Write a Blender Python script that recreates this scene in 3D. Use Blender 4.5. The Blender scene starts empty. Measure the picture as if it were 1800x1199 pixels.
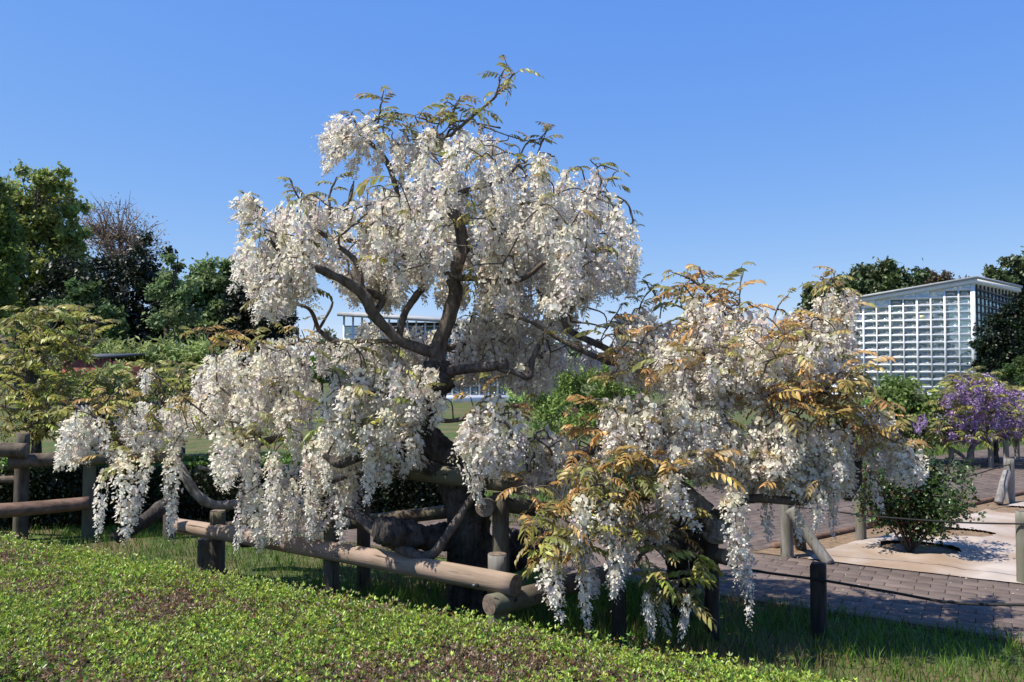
import bpy, math, random
import numpy as np
from mathutils import Vector, Matrix, Euler, noise as mnoise

random.seed(7)
RNG = np.random.default_rng(11)
S = bpy.context.scene
COL = S.collection

# ------------------------------------------------------------------ camera, sky, sun, exposure
FPX, CX, CY, HORIZON, CAMH = 1400.0, 900.0, 599.5, 655.0, 1.65
PITCH = math.atan((HORIZON - CY) / FPX)
cam_d = bpy.data.cameras.new('camera')
cam_d.sensor_width = 36.0
cam_d.lens = 36.0 * FPX / 1800.0
cam_d.clip_start, cam_d.clip_end = 0.05, 2000.0
cam = bpy.data.objects.new('camera', cam_d)
COL.objects.link(cam)
cam.location = (0, 0, CAMH)
cam.rotation_euler = (math.radians(90) + PITCH, 0, 0)
S.camera = cam

SUN_DIR = Vector((-0.95, -0.30, 0.0)).normalized()
SUN_EL = math.radians(60)
to_sun = Vector((SUN_DIR.x * math.cos(SUN_EL), SUN_DIR.y * math.cos(SUN_EL), math.sin(SUN_EL)))

world = bpy.data.worlds.new('World')
S.world = world
world.use_nodes = True
wn = world.node_tree
wn.nodes.clear()
sky = wn.nodes.new('ShaderNodeTexSky')
sky.sky_type = 'NISHITA'
sky.sun_disc = False
sky.sun_elevation = SUN_EL
sky.sun_rotation = math.atan2(SUN_DIR.x, SUN_DIR.y)
sky.altitude = 0
sky.air_density = 0.5
sky.dust_density = 0.0
sky.ozone_density = 6.0
# camera-like colour response of the whole sky (uniform in every direction)
sep = wn.nodes.new('ShaderNodeSeparateColor')
com = wn.nodes.new('ShaderNodeCombineColor')
wn.links.new(sky.outputs[0], sep.inputs[0])
for i, (gam, gain) in enumerate(((0.90, 1.60), (0.56, 2.14), (0.12, 5.12))):
    pw = wn.nodes.new('ShaderNodeMath'); pw.operation = 'POWER'; pw.inputs[1].default_value = gam
    ml = wn.nodes.new('ShaderNodeMath'); ml.operation = 'MULTIPLY'; ml.inputs[1].default_value = gain
    wn.links.new(sep.outputs[i], pw.inputs[0]); wn.links.new(pw.outputs[0], ml.inputs[0]); wn.links.new(ml.outputs[0], com.inputs[i])
bg = wn.nodes.new('ShaderNodeBackground')
bg.inputs['Strength'].default_value = 0.10
wo = wn.nodes.new('ShaderNodeOutputWorld')
wn.links.new(com.outputs[0], bg.inputs[0])
wn.links.new(bg.outputs[0], wo.inputs[0])

sun_d = bpy.data.lights.new('sun', 'SUN')
sun_d.energy = 5.0
sun_d.angle = math.radians(0.53)
sun_d.color = (1.0, 0.94, 0.84)
sun = bpy.data.objects.new('sun', sun_d)
COL.objects.link(sun)
sun.rotation_euler = to_sun.to_track_quat('Z', 'Y').to_euler()

S.view_settings.view_transform = 'Standard'
S.view_settings.look = 'None'
S.view_settings.exposure = 0.585
S.view_settings.gamma = 1.0
S.view_settings.use_curve_mapping = False
S.cycles.max_bounces = 8
S.cycles.transparent_max_bounces = 12

# ------------------------------------------------------------------ helpers
_c, _s = math.cos(PITCH), math.sin(PITCH)
def P(px, py, Y):
    """photo pixel + real distance -> world point"""
    a, b = (px - CX) / FPX, (CY - py) / FPX
    d = Vector((a, _c - b * _s, _s + b * _c))
    t = Y / d.y
    return Vector((d.x * t, Y, CAMH + d.z * t))
def M(npx, Y):
    return npx * Y / FPX
def G(px, py, z=0.0):
    """photo pixel on the ground"""
    a, b = (px - CX) / FPX, (CY - py) / FPX
    d = Vector((a, _c - b * _s, _s + b * _c))
    t = (z - CAMH) / d.z
    return Vector((d.x * t, d.y * t, z))

def mesh_np(name, co, faces, cols=None, smooth=False):
    """faces: list of int arrays (n,k)"""
    me = bpy.data.meshes.new(name)
    co = np.asarray(co, dtype=np.float32).reshape(-1, 3)
    me.vertices.add(len(co))
    me.vertices.foreach_set('co', co.ravel())
    faces = [np.asarray(f, dtype=np.int32) for f in faces if len(f)]
    nl = sum(f.size for f in faces)
    nf = sum(len(f) for f in faces)
    me.loops.add(nl)
    me.loops.foreach_set('vertex_index', np.concatenate([f.ravel() for f in faces]))
    me.polygons.add(nf)
    starts, k = [], 0
    for f in faces:
        starts.append(k + np.arange(len(f)) * f.shape[1])
        k += f.size
    me.polygons.foreach_set('loop_start', np.concatenate(starts).astype(np.int32))
    if smooth:
        me.polygons.foreach_set('use_smooth', np.ones(nf, dtype=bool))
    if cols is not None:
        at = me.color_attributes.new('Col', 'FLOAT_COLOR', 'POINT')
        c4 = np.ones((len(co), 4), dtype=np.float32)
        c4[:, :3] = cols
        at.data.foreach_set('color', c4.ravel())
    me.update(calc_edges=True)
    return me

class MB:
    """collects verts/faces of one mesh"""
    def __init__(s):
        s.v, s.f, s.n, s.c = [], {}, 0, []
    def add(s, v, faces, col=None):
        v = np.asarray(v, dtype=float).reshape(-1, 3)
        for f in faces:
            s.f.setdefault(len(f), []).append([i + s.n for i in f])
        s.v.append(v)
        s.n += len(v)
        s.c.append(np.tile(np.array(col if col is not None else (1, 1, 1)), (len(v), 1)))
    def box(s, c, sz, rot=None, col=None):
        x, y, z = [a / 2 for a in sz]
        v = np.array([(-x,-y,-z),(x,-y,-z),(x,y,-z),(-x,y,-z),(-x,-y,z),(x,-y,z),(x,y,z),(-x,y,z)])
        if rot is not None:
            v = v @ np.array(rot.to_3x3()).T
        s.add(v + np.array(c), [(0,3,2,1),(4,5,6,7),(0,1,5,4),(1,2,6,5),(2,3,7,6),(3,0,4,7)], col)
    def mesh(s, name, smooth=False):
        return mesh_np(name, np.concatenate(s.v), [np.array(f) for f in s.f.values()], np.concatenate(s.c), smooth)

def link(name, me, mat=None, parent=None, loc=None):
    o = bpy.data.objects.new(name, me)
    COL.objects.link(o)
    if mat is not None and me is not None and len(me.materials) == 0:
        me.materials.append(mat)
    if parent is not None:
        o.parent = parent
    if loc is not None:
        o.location = loc
    return o
def tag(o, label=None, cat=None, group=None, kind=None):
    if label: o['label'] = label
    if cat: o['category'] = cat
    if group: o['group'] = group
    if kind: o['kind'] = kind
    return o
def thing(name, label, cat, loc=(0, 0, 0), group=None):
    o = bpy.data.objects.new(name, None)
    o.empty_display_size = 0.1
    COL.objects.link(o)
    o.location = loc
    return tag(o, label, cat, group)
def rel(o):
    """make a child whose mesh was built in world space sit right under its (unrotated) parent"""
    o.location = -Vector(o.parent.location)
    return o

def fbm(x, y, sc=1.0, oct=3, seed=0.0):
    out, a, tot = np.zeros_like(x), 1.0, 0.0
    for k in range(oct):
        q = sc * 2.1 ** k
        out += a * (np.sin(x * q * 1.7 + seed + 1.3 * np.sin(y * q * 1.1 + seed * 2 + k)) *
                    np.cos(y * q * 1.9 - seed + 1.1 * np.sin(x * q * 0.9 + k * 2.2)))
        tot += a
        a *= 0.55
    return out / tot

def catmull(pts, n):
    pts = [np.array(p, dtype=float) for p in pts]
    if len(pts) == 2:
        return [pts[0] + (pts[1] - pts[0]) * t for t in np.linspace(0, 1, n + 1)]
    q = [2 * pts[0] - pts[1]] + pts + [2 * pts[-1] - pts[-2]]
    out = []
    for i in range(1, len(q) - 2):
        for k in range(n):
            t = k / n
            p0, p1, p2, p3 = q[i-1], q[i], q[i+1], q[i+2]
            out.append(0.5 * (2*p1 + (p2-p0)*t + (2*p0-5*p1+4*p2-p3)*t*t + (3*p1-p0-3*p2+p3)*t**3))
    out.append(pts[-1])
    return out

def sweep(mb, pts, rads, sides=10, sub=5, amp=0.08, freq=9.0, ridge=0.0, cap=True, col=None, seed=0.0):
    """tube along a smoothed path; pts (x,y,z), rads the same count"""
    pr = [np.array((*p, r)) for p, r in zip(pts, rads)]
    pr = catmull(pr, sub)
    p = np.array([a[:3] for a in pr])
    r = np.maximum(np.array([a[3] for a in pr]), 0.0006)
    n = len(p)
    tan = np.gradient(p, axis=0)
    tan /= np.linalg.norm(tan, axis=1)[:, None] + 1e-9
    up = np.array((0, 0, 1.0)) if abs(tan[0][2]) < 0.9 else np.array((1.0, 0, 0))
    nx = np.cross(tan[0], up); nx /= np.linalg.norm(nx)
    V = []
    for i in range(n):
        nx = nx - tan[i] * nx.dot(tan[i]); nx /= np.linalg.norm(nx) + 1e-9
        ny = np.cross(tan[i], nx)
        for k in range(sides):
            a = 2 * math.pi * k / sides
            d = math.cos(a) * nx + math.sin(a) * ny
            rr = r[i]
            if amp:
                q = Vector(p[i] + d * r[i]) * freq
                rr *= 1 + amp * (mnoise.noise(q + Vector((seed, 0, 0))) + 0.5 * mnoise.noise(q * 2.3) + (0.9 * abs(mnoise.noise(q * 3.7)) + 0.5 * mnoise.noise(q * 7.9) - 0.2 if amp > .18 else 0))
            if ridge:
                rr *= 1 + ridge * (math.sin(a * 5 + i * 0.35 + 2 * mnoise.noise(Vector(p[i]) * 4)) * 0.5 +
                                   0.5 * math.sin(a * 9 - i * 0.2))
            V.append(p[i] + d * rr)
    F = []
    for i in range(n - 1):
        for k in range(sides):
            k2 = (k + 1) % sides
            F.append((i*sides+k, i*sides+k2, (i+1)*sides+k2, (i+1)*sides+k))
    if cap:
        V.append(p[0]); V.append(p[-1])
        c0, c1 = n*sides, n*sides+1
        for k in range(sides):
            k2 = (k + 1) % sides
            F.append((c0, k2, k)); F.append((c1, (n-1)*sides+k, (n-1)*sides+k2))
    mb.add(V, F, col)
    return p, r

# ------------------------------------------------------------------ materials
def new_mat(name):
    m = bpy.data.materials.new(name)
    m.use_nodes = True
    nt = m.node_tree
    return m, nt, nt.nodes['Principled BSDF'], nt.nodes['Material Output']

def leaf_mat(name, transl=0.35, rough=0.5, obj_var=0.0, hue_var=0.0, spec=0.35):
    """colour from the per-leaf attribute, with translucency"""
    m, nt, b, out = new_mat(name)
    at = nt.nodes.new('ShaderNodeAttribute'); at.attribute_name = 'Col'
    colour = at.outputs['Color']
    if obj_var or hue_var:
        oi = nt.nodes.new('ShaderNodeObjectInfo')
        h = nt.nodes.new('ShaderNodeHueSaturation')
        mr = nt.nodes.new('ShaderNodeMapRange')
        mr.inputs['To Min'].default_value = 1 - obj_var
        mr.inputs['To Max'].default_value = 1 + obj_var
        nt.links.new(oi.outputs['Random'], mr.inputs['Value'])
        nt.links.new(mr.outputs[0], h.inputs['Value'])
        if hue_var:
            w = nt.nodes.new('ShaderNodeMath'); w.operation = 'MULTIPLY'; w.inputs[1].default_value = 7.31
            fr = nt.nodes.new('ShaderNodeMath'); fr.operation = 'FRACT'
            m2 = nt.nodes.new('ShaderNodeMapRange')
            m2.inputs['To Min'].default_value = 0.5 - hue_var
            m2.inputs['To Max'].default_value = 0.5 + hue_var
            nt.links.new(oi.outputs['Random'], w.inputs[0])
            nt.links.new(w.outputs[0], fr.inputs[0])
            nt.links.new(fr.outputs[0], m2.inputs['Value'])
            nt.links.new(m2.outputs[0], h.inputs['Hue'])
        nt.links.new(colour, h.inputs['Color'])
        colour = h.outputs[0]
    nt.links.new(colour, b.inputs['Base Color'])
    b.inputs['Roughness'].default_value = rough
    b.inputs['Specular IOR Level'].default_value = spec
    tr = nt.nodes.new('ShaderNodeBsdfTranslucent')
    nt.links.new(colour, tr.inputs['Color'])
    mx = nt.nodes.new('ShaderNodeMixShader')
    mx.inputs[0].default_value = transl
    nt.links.new(b.outputs[0], mx.inputs[1]); nt.links.new(tr.outputs[0], mx.inputs[2])
    nt.links.new(mx.outputs[0], out.inputs['Surface'])
    return m

def noise_mat(name, c1, c2, scale=8.0, rough=0.85, bump=0.3, stretch=(1, 1, 1), detail=8, c3=None, scale2=None, spec=0.25, bdist=0.01, coords='Object', axis=None, cracks=False):
    m, nt, b, out = new_mat(name)
    tc = nt.nodes.new('ShaderNodeTexCoord')
    mp = nt.nodes.new('ShaderNodeMapping'); mp.inputs['Scale'].default_value = stretch
    nz = nt.nodes.new('ShaderNodeTexNoise'); nz.inputs['Scale'].default_value = scale
    nz.inputs['Detail'].default_value = detail; nz.inputs['Roughness'].default_value = 0.62
    cr = nt.nodes.new('ShaderNodeValToRGB')
    cr.color_ramp.elements[0].position = 0.32; cr.color_ramp.elements[0].color = (*c1, 1)
    cr.color_ramp.elements[1].position = 0.68; cr.color_ramp.elements[1].color = (*c2, 1)
    src = tc.outputs[coords]
    if axis is not None:                      # grain runs along this direction
        m0 = nt.nodes.new('ShaderNodeMapping')
        m0.inputs['Rotation'].default_value = Vector(axis).to_track_quat('X', 'Z').inverted().to_euler()
        nt.links.new(src, m0.inputs[0]); src = m0.outputs[0]
    nt.links.new(src, mp.inputs[0]); nt.links.new(mp.outputs[0], nz.inputs['Vector'])
    nt.links.new(nz.outputs['Fac'], cr.inputs[0])
    colour = cr.outputs[0]
    if c3 is not None:
        n2 = nt.nodes.new('ShaderNodeTexNoise'); n2.inputs['Scale'].default_value = scale2 or scale * 0.2
        n2.inputs['Detail'].default_value = 5
        r2 = nt.nodes.new('ShaderNodeValToRGB')
        r2.color_ramp.elements[0].position = 0.45; r2.color_ramp.elements[1].position = 0.62
        mx = nt.nodes.new('ShaderNodeMixRGB')
        mx.inputs[2].default_value = (*c3, 1)
        nt.links.new(tc.outputs[coords], n2.inputs['Vector'])
        nt.links.new(n2.outputs['Fac'], r2.inputs[0]); nt.links.new(r2.outputs[0], mx.inputs[0])
        nt.links.new(colour, mx.inputs[1])
        colour = mx.outputs[0]
    if cracks:
        mp2 = nt.nodes.new('ShaderNodeMapping'); mp2.inputs['Scale'].default_value = (1.1, 17, 17)
        vo = nt.nodes.new('ShaderNodeTexNoise'); vo.inputs['Scale'].default_value = 2.3; vo.inputs['Detail'].default_value = 2
        r3 = nt.nodes.new('ShaderNodeValToRGB')
        r3.color_ramp.elements[0].position = 0.30; r3.color_ramp.elements[0].color = (0.28, 0.26, 0.25, 1)
        r3.color_ramp.elements[1].position = 0.36; r3.color_ramp.elements[1].color = (1, 1, 1, 1)
        mm = nt.nodes.new('ShaderNodeMixRGB'); mm.blend_type = 'MULTIPLY'; mm.inputs[0].default_value = 1.0
        nt.links.new(src, mp2.inputs[0]); nt.links.new(mp2.outputs[0], vo.inputs['Vector']); nt.links.new(vo.outputs['Fac'], r3.inputs[0])
        nt.links.new(colour, mm.inputs[1]); nt.links.new(r3.outputs[0], mm.inputs[2]); colour = mm.outputs[0]
    nt.links.new(colour, b.inputs['Base Color'])
    b.inputs['Roughness'].default_value = rough
    b.inputs['Specular IOR Level'].default_value = spec
    if bump:
        bp = nt.nodes.new('ShaderNodeBump')
        bp.inputs['Strength'].default_value = bump; bp.inputs['Distance'].default_value = bdist
        nt.links.new(nz.outputs['Fac'], bp.inputs['Height']); nt.links.new(bp.outputs[0], b.inputs['Normal'])
    return m

def brick_mat(name):
    m, nt, b, out = new_mat(name)
    at = nt.nodes.new('ShaderNodeAttribute'); at.attribute_name = 'Col'
    oi = nt.nodes.new('ShaderNodeObjectInfo')
    mr = nt.nodes.new('ShaderNodeMapRange'); mr.inputs['To Min'].default_value = 0.82; mr.inputs['To Max'].default_value = 1.18
    h = nt.nodes.new('ShaderNodeHueSaturation')
    tc = nt.nodes.new('ShaderNodeNewGeometry')
    nz = nt.nodes.new('ShaderNodeTexNoise'); nz.inputs['Scale'].default_value = 14; nz.inputs['Detail'].default_value = 9
    n2 = nt.nodes.new('ShaderNodeTexNoise'); n2.inputs['Scale'].default_value = 1.3; n2.inputs['Detail'].default_value = 4
    m1 = nt.nodes.new('ShaderNodeMapRange'); m1.inputs['To Min'].default_value = 0.7; m1.inputs['To Max'].default_value = 1.3
    m2 = nt.nodes.new('ShaderNodeMapRange'); m2.inputs['To Min'].default_value = 0.75; m2.inputs['To Max'].default_value = 1.25
    mu = nt.nodes.new('ShaderNodeMath'); mu.operation = 'MULTIPLY'
    mu2 = nt.nodes.new('ShaderNodeMath'); mu2.operation = 'MULTIPLY'
    nt.links.new(tc.outputs['Position'], nz.inputs['Vector']); nt.links.new(tc.outputs['Position'], n2.inputs['Vector'])
    nt.links.new(nz.outputs['Fac'], m1.inputs['Value']); nt.links.new(n2.outputs['Fac'], m2.inputs['Value'])
    nt.links.new(oi.outputs['Random'], mr.inputs['Value'])
    nt.links.new(m1.outputs[0], mu.inputs[0]); nt.links.new(m2.outputs[0], mu.inputs[1])
    nt.links.new(mu.outputs[0], mu2.inputs[0]); nt.links.new(mr.outputs[0], mu2.inputs[1])
    nt.links.new(mu2.outputs[0], h.inputs['Value']); nt.links.new(at.outputs['Color'], h.inputs['Color'])
    nt.links.new(h.outputs[0], b.inputs['Base Color'])
    b.inputs['Roughness'].default_value = 0.9
    b.inputs['Specular IOR Level'].default_value = 0.2
    bp = nt.nodes.new('ShaderNodeBump'); bp.inputs['Strength'].default_value = 0.35; bp.inputs['Distance'].default_value = 0.004
    nt.links.new(nz.outputs['Fac'], bp.inputs['Height']); nt.links.new(bp.outputs[0], b.inputs['Normal'])
    return m

def plain_mat(name, c, rough=0.6, metal=0.0, spec=0.4):
    m, nt, b, out = new_mat(name)
    b.inputs['Base Color'].default_value = (*c, 1)
    b.inputs['Roughness'].default_value = rough
    b.inputs['Metallic'].default_value = metal
    b.inputs['Specular IOR Level'].default_value = spec
    return m

def glass_mat(name, tint, refl=0.25):
    m, nt, b, out = new_mat(name)
    nt.nodes.remove(b)
    tr = nt.nodes.new('ShaderNodeBsdfTransparent'); tr.inputs[0].default_value = (*tint, 1)
    gl = nt.nodes.new('ShaderNodeBsdfGlossy'); gl.inputs['Color'].default_value = (0.85, 0.9, 0.95, 1)
    gl.inputs['Roughness'].default_value = 0.06
    tc = nt.nodes.new('ShaderNodeNewGeometry')
    nz = nt.nodes.new('ShaderNodeTexNoise'); nz.inputs['Scale'].default_value = 1.1; nz.inputs['Detail'].default_value = 3
    bp = nt.nodes.new('ShaderNodeBump'); bp.inputs['Strength'].default_value = 0.25; bp.inputs['Distance'].default_value = 0.2
    nt.links.new(tc.outputs['Position'], nz.inputs['Vector'])
    nt.links.new(nz.outputs['Fac'], bp.inputs['Height']); nt.links.new(bp.outputs[0], gl.inputs['Normal'])
    mx = nt.nodes.new('ShaderNodeMixShader'); mx.inputs[0].default_value = refl
    nt.links.new(tr.outputs[0], mx.inputs[1]); nt.links.new(gl.outputs[0], mx.inputs[2])
    nt.links.new(mx.outputs[0], out.inputs['Surface'])
    return m

MAT = dict(
    petal=leaf_mat('white_petals', 0.50, 0.6, obj_var=0.07, spec=0.15),
    purple=leaf_mat('purple_petals', 0.35, 0.6, obj_var=0.12, spec=0.2),
    frond=leaf_mat('bronze_leaflets', 0.40, 0.42, obj_var=0.28, hue_var=0.018, spec=0.4),
    leaf=leaf_mat('tree_leaves', 0.42, 0.5),
    dleaf=leaf_mat('dark_leaves', 0.15, 0.45),
    hedge=leaf_mat('hedge_leaves', 0.30, 0.38, spec=0.5),
    grass=leaf_mat('grass_blades', 0.30, 0.5),
    bark=noise_mat('wisteria_bark', (0.045, 0.035, 0.029), (0.19, 0.155, 0.13), 22, 0.9, 1.0, (1, 1, 0.35), bdist=0.04),
    gnarl=noise_mat('gnarled_bark', (0.018, 0.014, 0.012), (0.165, 0.14, 0.12), 13, 0.95, 1.0, (1.3, 1.3, 0.32), c3=(0.045, 0.04, 0.035), bdist=0.09),
    silver=noise_mat('silvered_bark', (0.10, 0.09, 0.08), (0.33, 0.305, 0.28), 20, 0.9, 0.8, (1, 1, 0.6), bdist=0.02),
    twig=noise_mat('twig_bark', (0.07, 0.055, 0.04), (0.17, 0.14, 0.11), 40, 0.9, 0.3),
    tanlog=noise_mat('peeled_log', (0.19, 0.138, 0.096), (0.335, 0.252, 0.185), 3.0, 0.8, 0.5, (0.8, 9, 9), c3=(0.31, 0.225, 0.175), scale2=3.0, bdist=0.006, axis=P(906, 1029, 4.62) - P(312, 924, 6.75), cracks=True),
    oldlog=noise_mat('weathered_log', (0.045, 0.034, 0.026), (0.155, 0.12, 0.09), 12, 0.9, 0.6, (1, 1, 1), c3=(0.13, 0.125, 0.085), scale2=2.2, bdist=0.01, axis=(0.876, -0.482, 0), cracks=True),
    oldpost=noise_mat('weathered_post', (0.045, 0.035, 0.027), (0.15, 0.118, 0.09), 9, 0.9, 0.6, (0.6, 3, 3), c3=(0.12, 0.12, 0.075), scale2=2.2, bdist=0.01, axis=(0, 0, 1), cracks=True),
    endgrain=noise_mat('log_end_grain', (0.09, 0.065, 0.05), (0.22, 0.17, 0.13), 30, 0.9, 0.5),
    greypost=noise_mat('grey_weathered_post', (0.12, 0.11, 0.10), (0.30, 0.285, 0.265), 9, 0.9, 0.4, (0.5, 3, 3), c3=(0.17, 0.165, 0.12), scale2=2.0, bdist=0.006, axis=(0, 0, 1), cracks=True),
    rustlog=noise_mat('reddish_old_log', (0.08, 0.05, 0.035), (0.21, 0.13, 0.095), 10, 0.9, 0.5, (0.6, 2, 2), bdist=0.008),
    darkpost=noise_mat('shade_dark_post', (0.018, 0.015, 0.012), (0.06, 0.05, 0.04), 12, 0.85, 0.4, (3, 3, 0.5)),  # black-brown wood, darkened to hold the shade on these posts
    bolt=plain_mat('bolt_steel', (0.10, 0.12, 0.12), 0.5, 0.7),
    rope=noise_mat('black_rope', (0.012, 0.012, 0.013), (0.04, 0.038, 0.036), 120, 0.9, 0.5),
    brick=brick_mat('brown_paving_brick'),
    mortar=noise_mat('joint_sand', (0.07, 0.055, 0.045), (0.13, 0.10, 0.08), 30, 0.95, 0.4),
    sheet=noise_mat('weed_fabric', (0.30, 0.25, 0.21), (0.43, 0.375, 0.33), 2.5, 0.9, 0.35, c3=(0.27, 0.195, 0.135), scale2=1.1, bdist=0.03),
    soil=noise_mat('bed_soil', (0.13, 0.085, 0.05), (0.27, 0.19, 0.12), 18, 0.95, 0.9, bdist=0.03),
    turf=noise_mat('turf', (0.035, 0.05, 0.016), (0.085, 0.12, 0.03), 9, 0.95, 0.8, c3=(0.12, 0.095, 0.045), scale2=1.1, bdist=0.03),
    underhedge=noise_mat('hedge_twigs', (0.03, 0.028, 0.014), (0.10, 0.075, 0.045), 45, 0.95, 0.8),
    deepshade=noise_mat('shade_toned_hedge_wood', (0.006, 0.007, 0.004), (0.014, 0.014, 0.009), 30, 1.0, 0.5, spec=0.0),  # near-black, the shade of the canopy overhead put into the colour
    white=noise_mat('white_frame_paint', (0.66, 0.68, 0.72), (0.78, 0.80, 0.83), 3, 0.5, 0.0),
    greyroof=noise_mat('grey_metal_roof', (0.27, 0.285, 0.30), (0.36, 0.37, 0.38), 2, 0.6, 0.0),
    darkframe=plain_mat('dark_frame', (0.06, 0.065, 0.07), 0.6),
    glass=glass_mat('greenhouse_glass', (0.58, 0.66, 0.64), 0.26),
    floor=plain_mat('greenhouse_floor', (0.16, 0.15, 0.13), 0.9),
    yellow=plain_mat('yellow_sheet', (0.72, 0.72, 0.42), 0.7),
    lilac=plain_mat('pale_panel', (0.58, 0.60, 0.72), 0.6),
    red=noise_mat('red_brown_boards', (0.16, 0.05, 0.035), (0.26, 0.085, 0.06), 4, 0.8, 0.2),
    palebark=noise_mat('pale_twig_bark', (0.15, 0.115, 0.085), (0.27, 0.215, 0.165), 5, 0.95, 0.3),
    trunk=noise_mat('tree_bark', (0.035, 0.03, 0.025), (0.10, 0.085, 0.07), 5, 0.95, 0.6),
)

# ------------------------------------------------------------------ ground, paths, bed
# plan directions: u runs along hedge, rail and near path
U = np.array((0.876, -0.482)); W = np.array((-0.482, -0.876))

def poly_sheet(name, pts, z, mat, kind='structure', thick=0.0, sub=0):
    mb = MB()
    n = len(pts)
    top = [(x, y, z) for x, y in pts]
    if thick:
        bot = [(x, y, z - thick) for x, y in pts]
        mb.add(top + bot, [tuple(range(n))] + [(i, i + n, (i + 1) % n + n, (i + 1) % n) for i in range(n)])
    else:
        mb.add(top, [tuple(range(n))])
    o = link(name, mb.mesh(name), mat)
    return tag(o, kind=kind)

ground = poly_sheet('ground', [(-900, -60), (900, -60), (900, 1500), (-900, 1500)], 0.0, MAT['turf'])
ground['label'] = 'green lawn and bare earth under the wisterias'

# near brick path: band between two edges parallel to U
PA0 = np.array((0.0, 6.80))            # a point on its near edge
PW = 1.56                              # width
PU = np.array((0.857, -0.515)); PN = np.array((0.515, 0.857))
def pp(s, v): return PA0 + PU * s + PN * v
path1 = poly_sheet('path', [tuple(pp(-4.5, -0.03)), tuple(pp(9, -0.03)), tuple(pp(9, PW + 0.03)), tuple(pp(-4.5, PW + 0.03))], 0.008, MAT['mortar'])
tag(path1, 'brown brick path running along the rope fence beside the tan bed')
# far brick path, from the junction up to the right
Q0, Q1 = np.array(G(1345, 968).xy), np.array(G(1800, 868).xy)
QU = (Q1 - Q0) / np.linalg.norm(Q1 - Q0); QN = np.array((-QU[1], QU[0]))
QW = 3.0
def qq(s, v): return Q0 + QU * s + QN * v
path2 = poly_sheet('path', [tuple(qq(-1.0, 0)), tuple(qq(20, 0)), tuple(qq(20, QW)), tuple(qq(-1.0, QW))], 0.004, MAT['mortar'])
tag(path2, 'wider brick path rising to the right behind the bed')

def brick_mesh(name, lx, ly, h):
    mb = MB()
    b = 0.0025
    x, y = lx / 2, ly / 2
    v = [(-x,-y,0),(x,-y,0),(x,y,0),(-x,y,0),(-x,-y,h-b),(x,-y,h-b),(x,y,h-b),(-x,y,h-b),
         (-x+b,-y+b,h),(x-b,-y+b,h),(x-b,y-b,h),(-x+b,y-b,h)]
    f = [(8,9,10,11)]
    for i in range(4):
        j = (i + 1) % 4
        f += [(i, j, j+4, i+4), (i+4, j+4, j+8, i+8)]
    mb.add(v, f, (0.130, 0.100, 0.084))
    return mb.mesh(name)
BL, BWD, BH = 0.205, 0.115, 0.016
bm0 = brick_mesh('brick', BL - 0.005, BWD - 0.004, BH)
bm0.materials.append(MAT['brick'])
bco = np.array([v.co[:] for v in bm0.vertices]); bfa = [[p.vertices[:] for p in bm0.polygons if len(p.vertices) == 4]]
ang1 = math.atan2(PU[1], PU[0]); ang2 = math.atan2(QU[1], QU[0])
spots = []
for r in range(int(PW / BWD)):
    for k in range(-22, 44):
        s = k * BL + (r % 2) * BL / 2
        c = pp(s, (r + 0.5) * BWD)
        spots.append((c[0], c[1], 0.008, ang1))
def inview(x, y):
    if y < 1: return False
    px = CX + x / y * FPX; py = HORIZON + CAMH / y * FPX
    return 1090 < px < 1830 and py < 1215
near = sorted([q for q in spots if inview(q[0], q[1])], key=lambda q: q[1])[:300]
nset = set((round(q[0], 4), round(q[1], 4)) for q in near)
far = [q for q in spots if (round(q[0], 4), round(q[1], 4)) not in nset]
for x, y, z, a in near:
    o = link('brick', bm0, None, path1)
    o.location = (x, y, z + random.uniform(-0.002, 0.002))
    o.rotation_euler = (random.gauss(0, 0.004), random.gauss(0, 0.004), a + random.gauss(0, 0.006))
def brick_mass(name, lst, parent):
    n = len(lst)
    co = np.tile(bco, (n, 1, 1))
    L = np.array([(q[0], q[1], q[2]) for q in lst]); A = np.array([q[3] for q in lst])
    ca, sa = np.cos(A)[:, None], np.sin(A)[:, None]
    x, y = co[:, :, 0].copy(), co[:, :, 1].copy()
    co[:, :, 0] = x * ca - y * sa + L[:, 0:1]; co[:, :, 1] = x * sa + y * ca + L[:, 1:2]
    co[:, :, 2] += L[:, 2:3] + RNG.normal(0, 0.0012, (n, 1))
    f = (np.array(bfa[0])[None] + (np.arange(n) * len(bco))[:, None, None]).reshape(-1, 4)
    cols = np.repeat(np.array((0.130, 0.100, 0.084))[None] * RNG.uniform(0.82, 1.2, (n, 1)), len(bco), axis=0)
    o = link(name, mesh_np(name, co.reshape(-1, 3), [f], cols), MAT['brick'], parent)
    return tag(o, kind='stuff')
brick_mass('brick_field', far, path1)
sp2 = []
for r in range(int(QW / BWD)):
    for k in range(-5, 80):
        c = qq(k * BL + (r % 2) * BL / 2, (r + 0.5) * BWD)
        d = (c - PA0).dot(PN)
        if d > PW + 0.16 or True:
            if d > PW + 0.12: sp2.append((c[0], c[1], 0.003, ang2))
brick_mass('brick_field', sp2, path2)

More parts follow.
